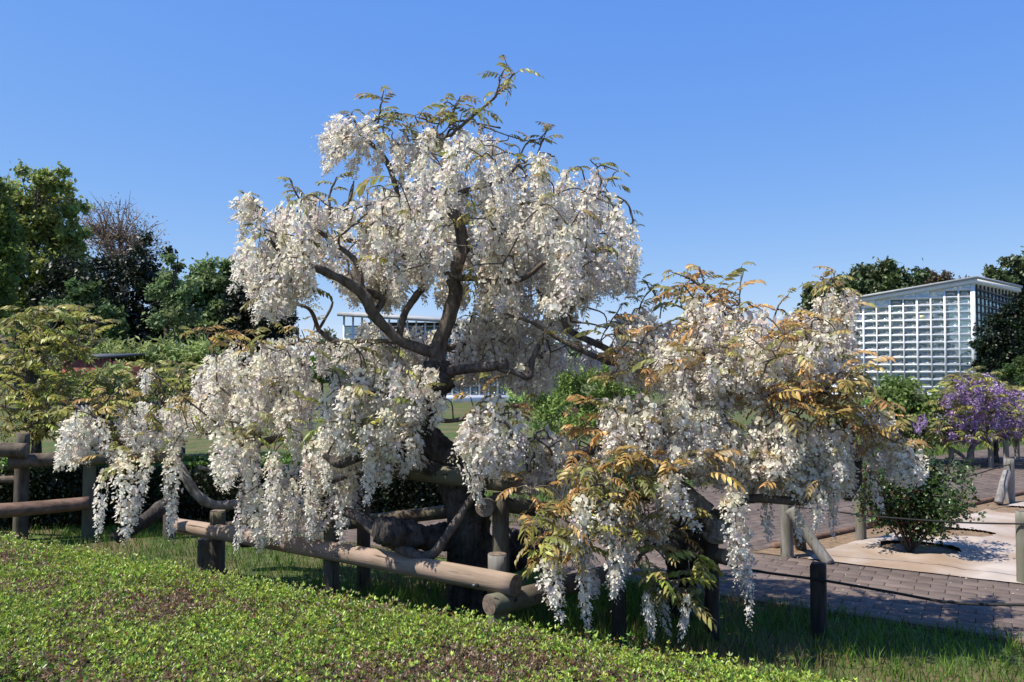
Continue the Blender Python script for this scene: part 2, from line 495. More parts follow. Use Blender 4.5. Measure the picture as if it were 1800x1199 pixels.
# planting bed between the two paths: weed fabric on soil
_t = np.linalg.solve(np.array([PU, -QU]).T, Q0 - pp(0, PW + 0.03))     # corner where the two paths meet
BC = pp(0, PW + 0.03) + PU * _t[0]; bedB = pp(9, PW + 0.03); _qs = float((BC - Q0).dot(QU))
soil = poly_sheet('bed_soil', [tuple(BC), tuple(bedB), tuple(qq(13, 0.02)), tuple(qq(7, 0.02))], 0.014, MAT['soil'])
soil['label'] = 'brown soil of the triangular planting bed'
def sheet_mesh():
    # fabric: a gently wrinkled patch with round planting holes
    holes = [(G(1612, 972), 0.34, 0.2), (G(1690, 944), 0.30, 0.16), (G(1790, 903), 0.36, 0.2)]
    a, b, c, e = BC + PU * 0.50 - PN * 0.07, bedB - PN * 0.07, qq(13, -0.25), BC + PU * 0.42 + QU * 0.30
    n1, n2 = 190, 100
    uu, vv = np.meshgrid(np.linspace(0, 1, n1), np.linspace(0, 1, n2), indexing='ij')
    X = (1-uu)*(1-vv)*a[0] + uu*(1-vv)*b[0] + uu*vv*c[0] + (1-uu)*vv*e[0]
    Y = (1-uu)*(1-vv)*a[1] + uu*(1-vv)*b[1] + uu*vv*c[1] + (1-uu)*vv*e[1]
    Z = 0.030 + 0.012 * fbm(X, Y, 2.6, 3, 1.0) + 0.006 * fbm(X * 0.4, Y, 12, 3, 3.0) + 0.008 * np.abs(fbm(X, Y, 5.0, 2, 7.0))
    Z = np.maximum(Z, 0.0275) * np.clip(vv * 9, 0, 1) + 0.0272 * (1 - np.clip(vv * 9, 0, 1)); Y = Y + 0.03 * fbm(X, X * 0, 3.0, 3, 2.0) * (1 - np.clip(vv * 4, 0, 1))
    keep = np.ones((n1-1, n2-1), bool)
    for h, rx, ry in holes:
        cx, cy = X[:-1, :-1] - h.x, Y[:-1, :-1] - h.y
        keep &= (cx / rx) ** 2 + (cy / (ry * 1.6)) ** 2 > 1
        dd = np.sqrt((X - h.x) ** 2 / rx ** 2 + (Y - h.y) ** 2 / (ry * 1.6) ** 2)
        Z += 0.02 * np.exp(-((dd - 1) / 0.15) ** 2)
    idx = np.arange(n1 * n2).reshape(n1, n2)
    f = np.stack([idx[:-1, :-1], idx[1:, :-1], idx[1:, 1:], idx[:-1, 1:]], -1)[keep]
    return mesh_np('weed_fabric', np.stack([X, Y, Z], -1).reshape(-1, 3), [f], None, True)
tag(link('weed_fabric', sheet_mesh(), MAT['sheet']), 'pale tan weed fabric spread over the bed around the rose bush', 'ground sheet')
# low edging board between bed and far path
mb = MB()
sweep(mb, [(*qq(0.1, -0.02), 0.03), (*qq(4, -0.05), 0.035), (*qq(12, -0.02), 0.035)], [0.035, 0.035, 0.035], 6, 6, 0.1)
tag(link('edging_board', mb.mesh('edging_board'), MAT['rustlog']), 'dark brown edging board along the far side of the bed', 'edging')

# ------------------------------------------------------------------ bulk leaf cards
def rot_from(dirs, twist):
    """rotation matrices whose x axis is dirs, rolled by twist"""
    x = dirs / (np.linalg.norm(dirs, axis=1)[:, None] + 1e-9)
    ref = np.where(np.abs(x[:, 2:3]) > 0.95, np.array((1.0, 0, 0)), np.array((0, 0, 1.0)))
    y = np.cross(ref, x); y /= np.linalg.norm(y, axis=1)[:, None] + 1e-9
    z = np.cross(x, y)
    c, s = np.cos(twist)[:, None], np.sin(twist)[:, None]
    y2 = y * c + z * s; z2 = np.cross(x, y2)
    return np.stack([x, y2, z2], -1)

LEAF_V = np.array([(0, 0, 0), (0.5, 0.30, 0.10), (1, 0, 0.0), (0.5, -0.30, 0.10)])
LEAF_F = np.array([(0, 2, 1), (0, 3, 2)])
NARROW_V = LEAF_V * np.array((1.5, 0.75, 1.2))
BLADE_V = np.array([(0, 0.5, 0), (0, -0.5, 0), (0.55, 0.36, 0.02), (0.55, -0.36, 0.02), (1, 0, -0.10)])
BLADE_F = np.array([(0, 1, 3), (0, 3, 2), (2, 3, 4)])
def cards(pos, R, scale, cols, tv=LEAF_V, tf=LEAF_F):
    """scale (n,) or (n,3)"""
    n = len(pos)
    sc = np.asarray(scale, dtype=float)
    if sc.ndim == 1: sc = np.stack([sc] * 3, -1)
    v = tv[None] * sc[:, None, :]
    v = np.einsum('nij,nkj->nki', R, v) + pos[:, None, :]
    f = tf[None] + (np.arange(n) * len(tv))[:, None, None]
    c = np.repeat(cols[:, None, :], len(tv), axis=1)
    return v.reshape(-1, 3), f.reshape(-1, tf.shape[1]), c.reshape(-1, 3)
def card_mesh(name, chunks):
    V, F, C, k = [], [], [], 0
    for v, f, c in chunks:
        V.append(v); F.append(f + k); C.append(c); k += len(v)
    return mesh_np(name, np.concatenate(V), [np.concatenate(F)], np.concatenate(C))
def jit(base, n, var=0.2, hue=0.08):
    b = np.array(base)[None] * (1 + RNG.normal(0, var, (n, 1)))
    return np.clip(b * (1 + RNG.normal(0, hue, (n, 3))), 0.003, 0.95)
def rand_dirs(n, up=0.0):
    d = RNG.normal(0, 1, (n, 3)); d[:, 2] += up
    return d / np.linalg.norm(d, axis=1)[:, None]

# ------------------------------------------------------------------ clipped azalea hedge (foreground)
HF0 = np.array((0.0, 3.93)); HWID = 1.44; HH = 0.46
def hz(s, v):
    e = np.minimum(v, HWID - v)
    return HH - 0.10 * np.exp(-np.maximum(e, 0) / 0.07) + 0.014 * fbm(s, v, 2.2, 3, 0.6) 
def hedge():
    root = thing('clipped_hedge', 'low clipped azalea hedge with bright green and brown leaf tips in the foreground', 'hedge', (0, 4, 0))
    # woody body
    n1, n2 = 130, 26
    ss = np.linspace(-5.6, 3.4, n1); prof = []
    vv = np.linspace(0.02, HWID - 0.02, n2)
    SS, VV = np.meshgrid(ss, vv, indexing='ij')
    ZZ = hz(SS, VV) - 0.035
    ZZ[:, 0] = 0; ZZ[:, -1] = 0
    VV[:, 1] = VV[:, 0] + 0.015; VV[:, -2] = VV[:, -1] - 0.015
    X = HF0[0] + U[0] * SS + W[0] * VV; Y = HF0[1] + U[1] * SS + W[1] * VV
    idx = np.arange(n1 * n2).reshape(n1, n2)
    f = np.stack([idx[:-1, :-1], idx[1:, :-1], idx[1:, 1:], idx[:-1, 1:]], -1).reshape(-1, 4)
    rel(link('hedge_body', mesh_np('hedge_body', np.stack([X, Y, ZZ], -1).reshape(-1, 3), [f]), MAT['underhedge'], root))
    # leaf rosettes
    n = 78000
    s = RNG.uniform(-5.5, 3.3, n); v = RNG.uniform(0, HWID, n)
    # the clip line wanders a little at the far edge
    v = v + 0.05 * np.sin(s * 5.0) * (v < 0.2)
    z = hz(s, v) + RNG.normal(0, 0.016, n) - 0.012
    # near face
    m = 7000
    s2 = RNG.uniform(-5.0, 0.5, m); v2 = HWID + RNG.normal(0.0, 0.03, m); z2 = RNG.uniform(0.05, HH, m)
    m3 = 4000
    s3 = RNG.uniform(-5.0, 3.2, m3); v3 = RNG.normal(-0.02, 0.03, m3); z3 = RNG.uniform(0.25, HH - 0.02, m3)
    side = np.concatenate([np.zeros(n), np.ones(m), -np.ones(m3)])
    s = np.concatenate([s, s2, s3]); v = np.concatenate([v, v2, v3]); z = np.concatenate([z, z2, z3])
    x = HF0[0] + U[0] * s + W[0] * v; y = HF0[1] + U[1] * s + W[1] * v
    keep = (y > 1.9) & (np.abs(x) < y * 0.72 + 0.3)
    s, v, z, x, y, side = [a[keep] for a in (s, v, z, x, y, side)]
    N = len(x)
    brown = fbm(s, v, 1.9, 3, 2.0) + 0.35 * fbm(s, v, 9.0, 2, 5.0)
    dry = (brown + RNG.normal(0, 0.42, N)) > (0.47 - 0.27 * (v > 0.40))
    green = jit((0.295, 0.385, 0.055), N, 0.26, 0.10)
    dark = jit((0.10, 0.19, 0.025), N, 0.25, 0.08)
    dk = RNG.random(N) < 0.22 + 0.35 * (side > 0)  # near face gets more dark leaves, its shade painted in
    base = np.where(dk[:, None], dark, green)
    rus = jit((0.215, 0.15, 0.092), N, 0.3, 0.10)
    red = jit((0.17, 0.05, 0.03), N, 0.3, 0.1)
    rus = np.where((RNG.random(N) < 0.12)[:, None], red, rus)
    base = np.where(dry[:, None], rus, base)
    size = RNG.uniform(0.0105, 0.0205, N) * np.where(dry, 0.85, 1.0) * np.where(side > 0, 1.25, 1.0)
    chunks = []
    a0 = RNG.uniform(0, 6.28, N)
    tilt = np.stack([W[0] * side, W[1] * side, 1.0 - 0.7 * np.abs(side)], -1)
    tilt += RNG.normal(0, 0.28, (N, 3)); tilt /= np.linalg.norm(tilt, axis=1)[:, None]
    pos = np.stack([x, y, z], -1)
    for k in range(4):
        a = a0 + k * 1.5708 + RNG.normal(0, 0.2, N)
        el = RNG.uniform(0.45, 1.30, N)
        t1 = np.cross(tilt, np.array((0.3, 0.9, 0.1))); t1 /= np.linalg.norm(t1, axis=1)[:, None]
        t2 = np.cross(tilt, t1)
        d = (t1 * np.cos(a)[:, None] + t2 * np.sin(a)[:, None]) * np.cos(el)[:, None] + tilt * np.sin(el)[:, None]
        R = rot_from(d, RNG.normal(0, 0.35, N))
        c = np.clip(base * (1 + RNG.normal(0, 0.13, (N, 1))), 0.004, 0.9)
        chunks.append(cards(pos, R, size * RNG.uniform(0.75, 1.2, N), c, LEAF_V * np.array((1.2, 0.78, 1.0))))
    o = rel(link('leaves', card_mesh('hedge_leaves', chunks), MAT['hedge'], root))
    tag(o, kind='stuff')
hedge()

# ------------------------------------------------------------------ grass
def grass():
    def patch(n, x0, x1, y0, y1, hmin, hmax, cond, wid):
        x = RNG.uniform(x0, x1, n); y = RNG.uniform(y0, y1, n)
        # stay in the field of view, off hedge, paths and bed
        vis = np.abs(x) < y * 0.70
        dh = (x - HF0[0]) * W[0] + (y - HF0[1]) * W[1]
        v1 = (x - PA0[0]) * PN[0] + (y - PA0[1]) * PN[1]
        ragged = 0.06 * fbm(x, y, 6, 2, 1.0)
        on1 = (v1 > 0.02 + ragged) & (v1 < PW + 0.02)
        vq = (x - Q0[0]) * QN[0] + (y - Q0[1]) * QN[1]
        onq = (v1 > PW) & (vq < QW + 0.03) & (x > 1.5)
        k = vis & (dh < -0.03) & ~on1 & ~onq & cond(x, y)
        x, y = x[k], y[k]
        m = len(x)
        clump = fbm(x, y, 2.6, 3, 4.0)
        h = RNG.uniform(hmin, hmax, m) * (1 + 0.45 * clump)
        d = rand_dirs(m); d[:, 2] = np.abs(d[:, 2]) + RNG.uniform(0.8, 2.6, m); d /= np.linalg.norm(d, axis=1)[:, None]
        dry = (fbm(x, y, 1.3, 3, 9.0) + RNG.normal(0, 0.3, m)) > 0.38
        c = np.where(dry[:, None], jit((0.20, 0.145, 0.07), m, 0.25), jit((0.10, 0.185, 0.025), m, 0.3))
        return cards(np.stack([x, y, np.zeros(m)], -1), rot_from(d, RNG.uniform(0, 6.28, m)),
                     np.stack([h, np.full(m, wid), h], -1), c, BLADE_V, BLADE_F)
    near_path = lambda x, y: (x > 0.5)
    ch = [patch(26000, 0.4, 4.2, 2.6, 7.0, 0.04, 0.13, near_path, 0.006),
          patch(36000, -4.6, 1.2, 3.4, 9.5, 0.03, 0.10, lambda x, y: True | (x > 0), 0.006),
          patch(9000, -1.5, 1.2, 4.2, 6.2, 0.06, 0.19, lambda x, y: True | (x > 0), 0.007),
          patch(30000, -6.0, 3.0, 8.0, 16.0, 0.03, 0.08, lambda x, y: True | (x > 0), 0.011),
          patch(30000, 4.0, 14.0, 10.0, 20.0, 0.05, 0.14, lambda x, y: True | (x > 0), 0.014)]
    tag(link('grass', card_mesh('grass', ch), MAT['grass']), 'uncut green grass between the hedge, the posts and the paths', 'grass', kind='stuff')
grass()

# ------------------------------------------------------------------ far trees, shrubs
def tree(name, label, cat, trunk_px, Y, blobs, n, leaf, col, mat='leaf', clump=0.16, ncl=None, group=None, trunk_r=0.28,
         var=0.22, squash=0.9, limbs=True, twigs=0, up=0.5, col2=None, depth=1.0, twig_r=0.05, base_px=None, tv=None):
    """blobs: (px, py, rx, ry[, weight]) in photo pixels; the crown is as deep as it is wide"""
    base = P(trunk_px if base_px is None else base_px, HORIZON, Y); base.z = 0
    root = thing(name, label, cat, base, group)
    px2m = Y / FPX
    mb = MB()
    C = [(np.array(P(b[0], b[1], Y)), b[2] * px2m, b[3] * px2m, (b[4] if len(b) > 4 else 1.0)) for b in blobs]
    top = max(c[0][2] for c in C)
    low = min(c[0][2] - c[2] for c in C)
    fork = np.array((P(trunk_px, HORIZON, Y).x, Y, max(low + 0.25 * (top - low), 0.4 * top)))
    b0 = np.array((base.x, Y, -0.1))
    sweep(mb, [b0, (b0 + fork) / 2 + np.array((0.1 * trunk_r, 0, 0)), fork], [trunk_r * 1.25, trunk_r, trunk_r * 0.75], 10, 5, 0.12, 1.5)
    if limbs:
        for c, rx, ry, w in C:
            mid = (fork + c) / 2 + np.array((0, 0, -0.15 * np.linalg.norm(c - fork)))
            sweep(mb, [fork, mid, c, c + (c - mid) * 0.12], [trunk_r * 0.6, trunk_r * 0.38, trunk_r * 0.2, trunk_r * 0.06], 7, 4, 0.1, 1.5)
    wts = np.array([c[1] * c[2] * c[3] for c in C]); wts /= wts.sum()
    ncl = ncl or max(14, int(n / 70))
    which = RNG.choice(len(C), ncl, p=wts)
    d = rand_dirs(ncl); rad = RNG.random(ncl) ** 0.42 * 1.08
    cc = np.stack([C[k][0] for k in which])
    rr = np.stack([(C[k][1], C[k][1] * depth, C[k][2]) for k in which])
    centres = cc + d * rad[:, None] * rr
    centres[:, 2] = np.maximum(centres[:, 2], 0.25)
    if twigs:
        for i in RNG.choice(ncl, min(twigs, ncl), replace=False):
            a = cc[i] + (fork - cc[i]) * 0.25; e = centres[i] + (centres[i] - a) * 0.12
            m = (a + e) / 2 + RNG.normal(0, 0.08, 3) * np.linalg.norm(e - a) + np.array((0, 0, -0.06 * np.linalg.norm(e - a)))
            sweep(mb, [a, m, e], [twig_r, twig_r * 0.6, twig_r * 0.15], 4, 3, 0, cap=False)
            for _ in range(3):
                s = m + (e - m) * random.uniform(0.1, 0.7)
                ee = s + np.array(rand_dirs(1, 0.8)[0]) * np.linalg.norm(e - a) * random.uniform(0.2, 0.45)
                sweep(mb, [s, (s + ee) / 2, ee], [twig_r * 0.5, twig_r * 0.35, twig_r * 0.1], 3, 1, 0, cap=False)
    t = rel(link('trunk', mb.mesh('trunk', True), MAT['palebark' if name == 'bare_tree' else 'trunk'], root))
    n = int(n * 1.7); leaf = leaf * 0.88
    k = RNG.integers(0, ncl, n)
    sig = clump * 0.85 * np.mean(rr, axis=1)
    pos = centres[k] + RNG.normal(0, 1, (n, 3)) * sig[k][:, None] * np.array((1, 1, squash))
    pos[:, 2] = np.maximum(pos[:, 2], 0.05)
    cl = jit(col, ncl, var * 0.7, 0.05)
    if col2 is not None:
        msk = RNG.random(ncl) < 0.4
        cl[msk] = jit(col2, msk.sum(), var * 0.7, 0.05)
    c = np.clip(cl[k] * (1 + RNG.normal(0, var, (n, 1))), 0.003, 0.9)
    sz = leaf * RNG.uniform(0.6, 1.3, n)
    R = rot_from(rand_dirs(n) + np.array((0, 0, -0.15)), RNG.normal(0, 0.9, n))
    o = rel(link('crown', card_mesh('crown', [cards(pos, R, sz, c, LEAF_V if tv is None else tv)]), MAT[mat], root))
    tag(o, kind='stuff')
    return root

# left background wood
YL = 42
tree('broadleaf_tree', 'tall fresh green broadleaf tree with airy top at the far left', 'tree', 42, YL,
     [(70, 330, 50, 45, 0.5), (100, 365, 42, 45, .5), (30, 385, 60, 70), (115, 410, 42, 50, .8), (60, 470, 75, 70), (110, 480, 45, 50), (20, 550, 60, 70)], 15000, 0.30,
     (0.26, 0.315, 0.085), twigs=140, group='trees of the wood behind the garden', clump=0.15, twig_r=0.045, trunk_r=.4)
tree('broadleaf_tree', 'bright green tree cut off by the left edge of the picture', 'tree', -20, YL - 6,
     [(-15, 370, 40, 60), (-5, 450, 38, 80), (-20, 540, 50, 70)], 7000, 0.26, (0.18, 0.25, 0.06), group='trees of the wood behind the garden', twigs=20)
tree('bare_tree', 'brown twiggy crown just coming into leaf above the dark evergreens', 'tree', 212, YL + 5,
     [(212, 400, 62, 45), (175, 400, 38, 45), (245, 425, 45, 45), (205, 450, 70, 45)], 1500, 0.17, (0.26, 0.20, 0.145), group='trees of the wood behind the garden',
     clump=0.20, twigs=260, twig_r=0.045, trunk_r=.4, ncl=260)
tree('evergreen_tree', 'broad black green evergreen mass below the bare brown crown', 'tree', 190, YL - 2,
     [(185, 500, 70, 60), (255, 490, 45, 70), (270, 560, 42, 70), (170, 570, 90, 65), (120, 520, 50, 60), (225, 590, 70, 50)], 17000, 0.26,
     (0.024, 0.034, 0.017), 'dleaf', group='trees of the wood behind the garden', clump=0.14, twigs=20)
tree('young_tree', 'thin leaning pale green sapling right of the dark evergreen', 'tree', 292, YL - 8,
     [(312, 460, 14, 28, 2), (300, 505, 28, 30, 1.2), (325, 530, 30, 35), (305, 570, 35, 40)], 1600, 0.24, (0.19, 0.26, 0.11), group='trees of the wood behind the garden',
     twigs=60, clump=0.25, trunk_r=.12, base_px=285, twig_r=.03)
tree('broadleaf_tree', 'rounded pale green tree between sapling and dark conifer', 'tree', 385, YL - 4,
     [(385, 500, 50, 42), (345, 540, 48, 45), (420, 490, 34, 30), (365, 590, 60, 40), (420, 560, 40, 50)], 10000, 0.28, (0.16, 0.23, 0.09),
     group='trees of the wood behind the garden', twigs=40)
tree('evergreen_tree', 'dark conifer behind the left drooping blossom', 'tree', 468, YL - 6,
     [(455, 530, 40, 50), (470, 570, 42, 55), (432, 560, 35, 55), (485, 600, 30, 30), (410, 600, 40, 30)], 11000, 0.22, (0.016, 0.024, 0.014), 'dleaf',
     group='trees of the wood behind the garden', clump=.14)
tree('shrub', 'mid green bush in front of the black evergreen mass', 'shrub', 165, YL - 10,
     [(148, 515, 32, 24), (180, 560, 40, 32), (200, 590, 40, 26), (110, 570, 50, 40), (60, 590, 60, 30)], 6500, 0.24, (0.09, 0.145, 0.05), group='bushes at the foot of the wood')
tree('broadleaf_tree', 'hazy pale tree far away left of the glass building', 'tree', 583, 95,
     [(583, 610, 32, 28), (560, 640, 30, 20)], 2600, 0.5, (0.11, 0.14, 0.07), group=None, trunk_r=.3)
tree('shrub', 'small fresh green bush before the far lawn left of the trunk', 'shrub', 566, 30, [(566, 645, 24, 20), (590, 660, 20, 14)], 2200, 0.14, (0.10, 0.20, 0.03), trunk_r=.06)

def distant_wood():
    n = 46000; Y = 130.0
    px = RNG.uniform(-900, 2700, n); y = Y + RNG.uniform(-6, 6, n)
    h = M(1, Y) * (34 + 14 * np.sin(px * 0.021) + 9 * np.sin(px * 0.063 + 1) + 6 * np.sin(px * .17))
    pos = np.stack([(px - CX) / FPX * y, y, CAMH * 0 + RNG.random(n) ** 0.8 * (h + CAMH)], -1)
    o = link('distant_wood', card_mesh('distant_wood', [cards(pos, rot_from(rand_dirs(n), RNG.normal(0, .8, n)), RNG.uniform(.7, 1.5, n), jit((0.10, 0.135, 0.075), n, .25))]), MAT['leaf'])
    tag(o, 'low distant band of green trees beyond the lawn', 'wood', kind='stuff')
distant_wood()
# right background
tree('evergreen_tree', 'wide dark green tree rising behind the greenhouse roof', 'tree', 1530, 85,
     [(1545, 510, 66, 42), (1470, 530, 60, 42), (1600, 515, 42, 36), (1530, 580, 110, 70), (1430, 560, 30, 45)], 17000, 0.62, (0.075, 0.105, 0.04), 'dleaf', group='trees behind the greenhouse', trunk_r=.6, clump=.13)
tree('bare_tree', 'brownish treetop just above the greenhouse roof', 'tree', 1662, 88, [(1662, 498, 38, 20), (1640, 510, 30, 22), (1690, 508, 26, 20)], 4200, 0.45, (0.16, 0.13, 0.085), group='trees behind the greenhouse', trunk_r=.5, twigs=40)
tree('evergreen_tree', 'dark green tree right of the greenhouse ridge at the picture edge', 'tree', 1790, 75,
     [(1775, 490, 42, 34), (1810, 480, 45, 45), (1800, 550, 50, 50), (1840, 540, 50, 90)], 13000, 0.52, (0.08, 0.11, 0.042), 'dleaf', group='trees behind the greenhouse', trunk_r=.6, clump=.13)
tree('conifer', 'dense black green conifer beside the greenhouse side wall', 'tree', 1770, 34,
     [(1785, 560, 30, 28), (1765, 600, 45, 45), (1800, 610, 45, 55), (1755, 640, 38, 26), (1820, 570, 40, 60)], 15000, 0.17, (0.014, 0.026, 0.011), 'dleaf', clump=.12, up=1)
tree('shrub', 'round mid green bush behind the purple wisteria at the right edge', 'shrub', 1800, 26,
     [(1798, 655, 34, 30), (1830, 660, 40, 40)], 5000, 0.13, (0.08, 0.13, 0.04), trunk_r=.08)
tree('shrub', 'feathery bright green bush seen through the middle of the wisterias', 'shrub', 1010, 12.5,
     [(960, 685, 58, 42), (1020, 675, 58, 42), (1090, 670, 52, 40), (1000, 730, 70, 36), (1080, 725, 60, 40)], 9500, 0.065, (0.26, 0.36, 0.10), trunk_r=.05, clump=.2, twigs=20, twig_r=.01)
tree('shrub', 'light green leafy wisteria bush left of the purple blossoms', 'shrub', 1600, 14.5,
     [(1570, 685, 40, 26), (1560, 725, 45, 30), (1625, 715, 42, 30), (1600, 750, 60, 26)], 5600, 0.10, (0.16, 0.24, 0.06), trunk_r=.06, clump=.22, twigs=30, twig_r=.014, col2=(0.22, 0.25, 0.10))

# left mid-ground: green wisterias and a leafy pergola
for j, (cx, y, yy, lab) in enumerate([(205, 632, 15, 'pale green wisteria canopy left above the red boards'), (320, 632, 15.5, 'pale green wisteria canopy next to the white blossoms')]):
    tree('wisteria_canopy', lab, 'shrub', cx, yy, [(cx - 45, y - 2, 40, 22), (cx, y, 45, 22), (cx + 40, y + 2, 40, 24), (cx, y + 25, 75, 22)], 4800, 0.10,
         (0.27, 0.33, 0.11), trunk_r=.07, tv=NARROW_V, clump=.30, group='leafy wisteria canopies behind the fence', twigs=15, twig_r=.02)

tree('wisteria_canopy', 'low green wisteria foliage right below the red boards', 'shrub', 165, 12.3, [(130, 676, 34, 18), (170, 672, 36, 18), (205, 668, 34, 20)], 1700, 0.085,
     (0.24, 0.29, 0.09), trunk_r=.05, clump=.3, group='leafy wisteria canopies behind the fence', twigs=12, twig_r=.014, tv=NARROW_V)
# red-brown boarded hut behind the pergola
def hut():
    c = P(152, 645, 13.3); c.z = 0
    root = thing('red_hut', 'small red brown boarded hut half hidden by green foliage', 'hut', c)
    for k in range(5):
        mb = MB(); mb.box((-0.32 + k * 0.16, 0, 0.94), (0.150, 0.04, 1.88)); link('board', mb.mesh('board'), MAT['red'], root)
    mb = MB(); mb.box((0, 0.7, 1.95), (0.74, 1.5, 0.03), Matrix.Rotation(0.06, 4, 'X')); link('roof', mb.mesh('roof'), MAT['darkframe'], root)
    mb = MB(); mb.box((0, 0.75, 0.92), (0.74, 1.4, 1.84)); link('body', mb.mesh('body'), MAT['red'], root)
hut()

# hedge behind the left fence, canopy shade and sunlit top painted into its colours
def back_hedge():
    A, B = P(-80, 800, 8.35), P(800, 800, 9.3)
    root = thing('dark_hedge', 'dark shaded hedge behind the log fence at the left', 'hedge', (A.x + 1.5, 8.6, 0))
    n = 24000
    t = RNG.random(n); d = RNG.uniform(0, 1.1, n); z = RNG.uniform(0.02, 0.66, n)
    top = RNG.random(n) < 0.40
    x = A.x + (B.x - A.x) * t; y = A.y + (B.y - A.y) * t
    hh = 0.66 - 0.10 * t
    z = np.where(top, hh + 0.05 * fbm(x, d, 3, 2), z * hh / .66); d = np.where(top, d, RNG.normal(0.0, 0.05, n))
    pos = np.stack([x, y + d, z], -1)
    o = rel(link('leaves', card_mesh('leaves', [cards(pos, rot_from(rand_dirs(n, 0.5), RNG.normal(0, .8, n)), RNG.uniform(0.03, 0.06, n), np.where(top[:, None], jit((0.11, 0.19, 0.03), n, .3), jit((0.022, 0.034, 0.013), n, .35)))]), MAT['dleaf'], root))  # top leaves coloured as sunlit, front leaves as shaded
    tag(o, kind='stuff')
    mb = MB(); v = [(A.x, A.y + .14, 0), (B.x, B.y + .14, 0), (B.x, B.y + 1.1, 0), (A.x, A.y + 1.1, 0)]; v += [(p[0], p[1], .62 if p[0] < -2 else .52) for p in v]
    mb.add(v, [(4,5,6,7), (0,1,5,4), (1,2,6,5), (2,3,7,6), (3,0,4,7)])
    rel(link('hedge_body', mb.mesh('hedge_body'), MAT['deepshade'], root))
back_hedge()

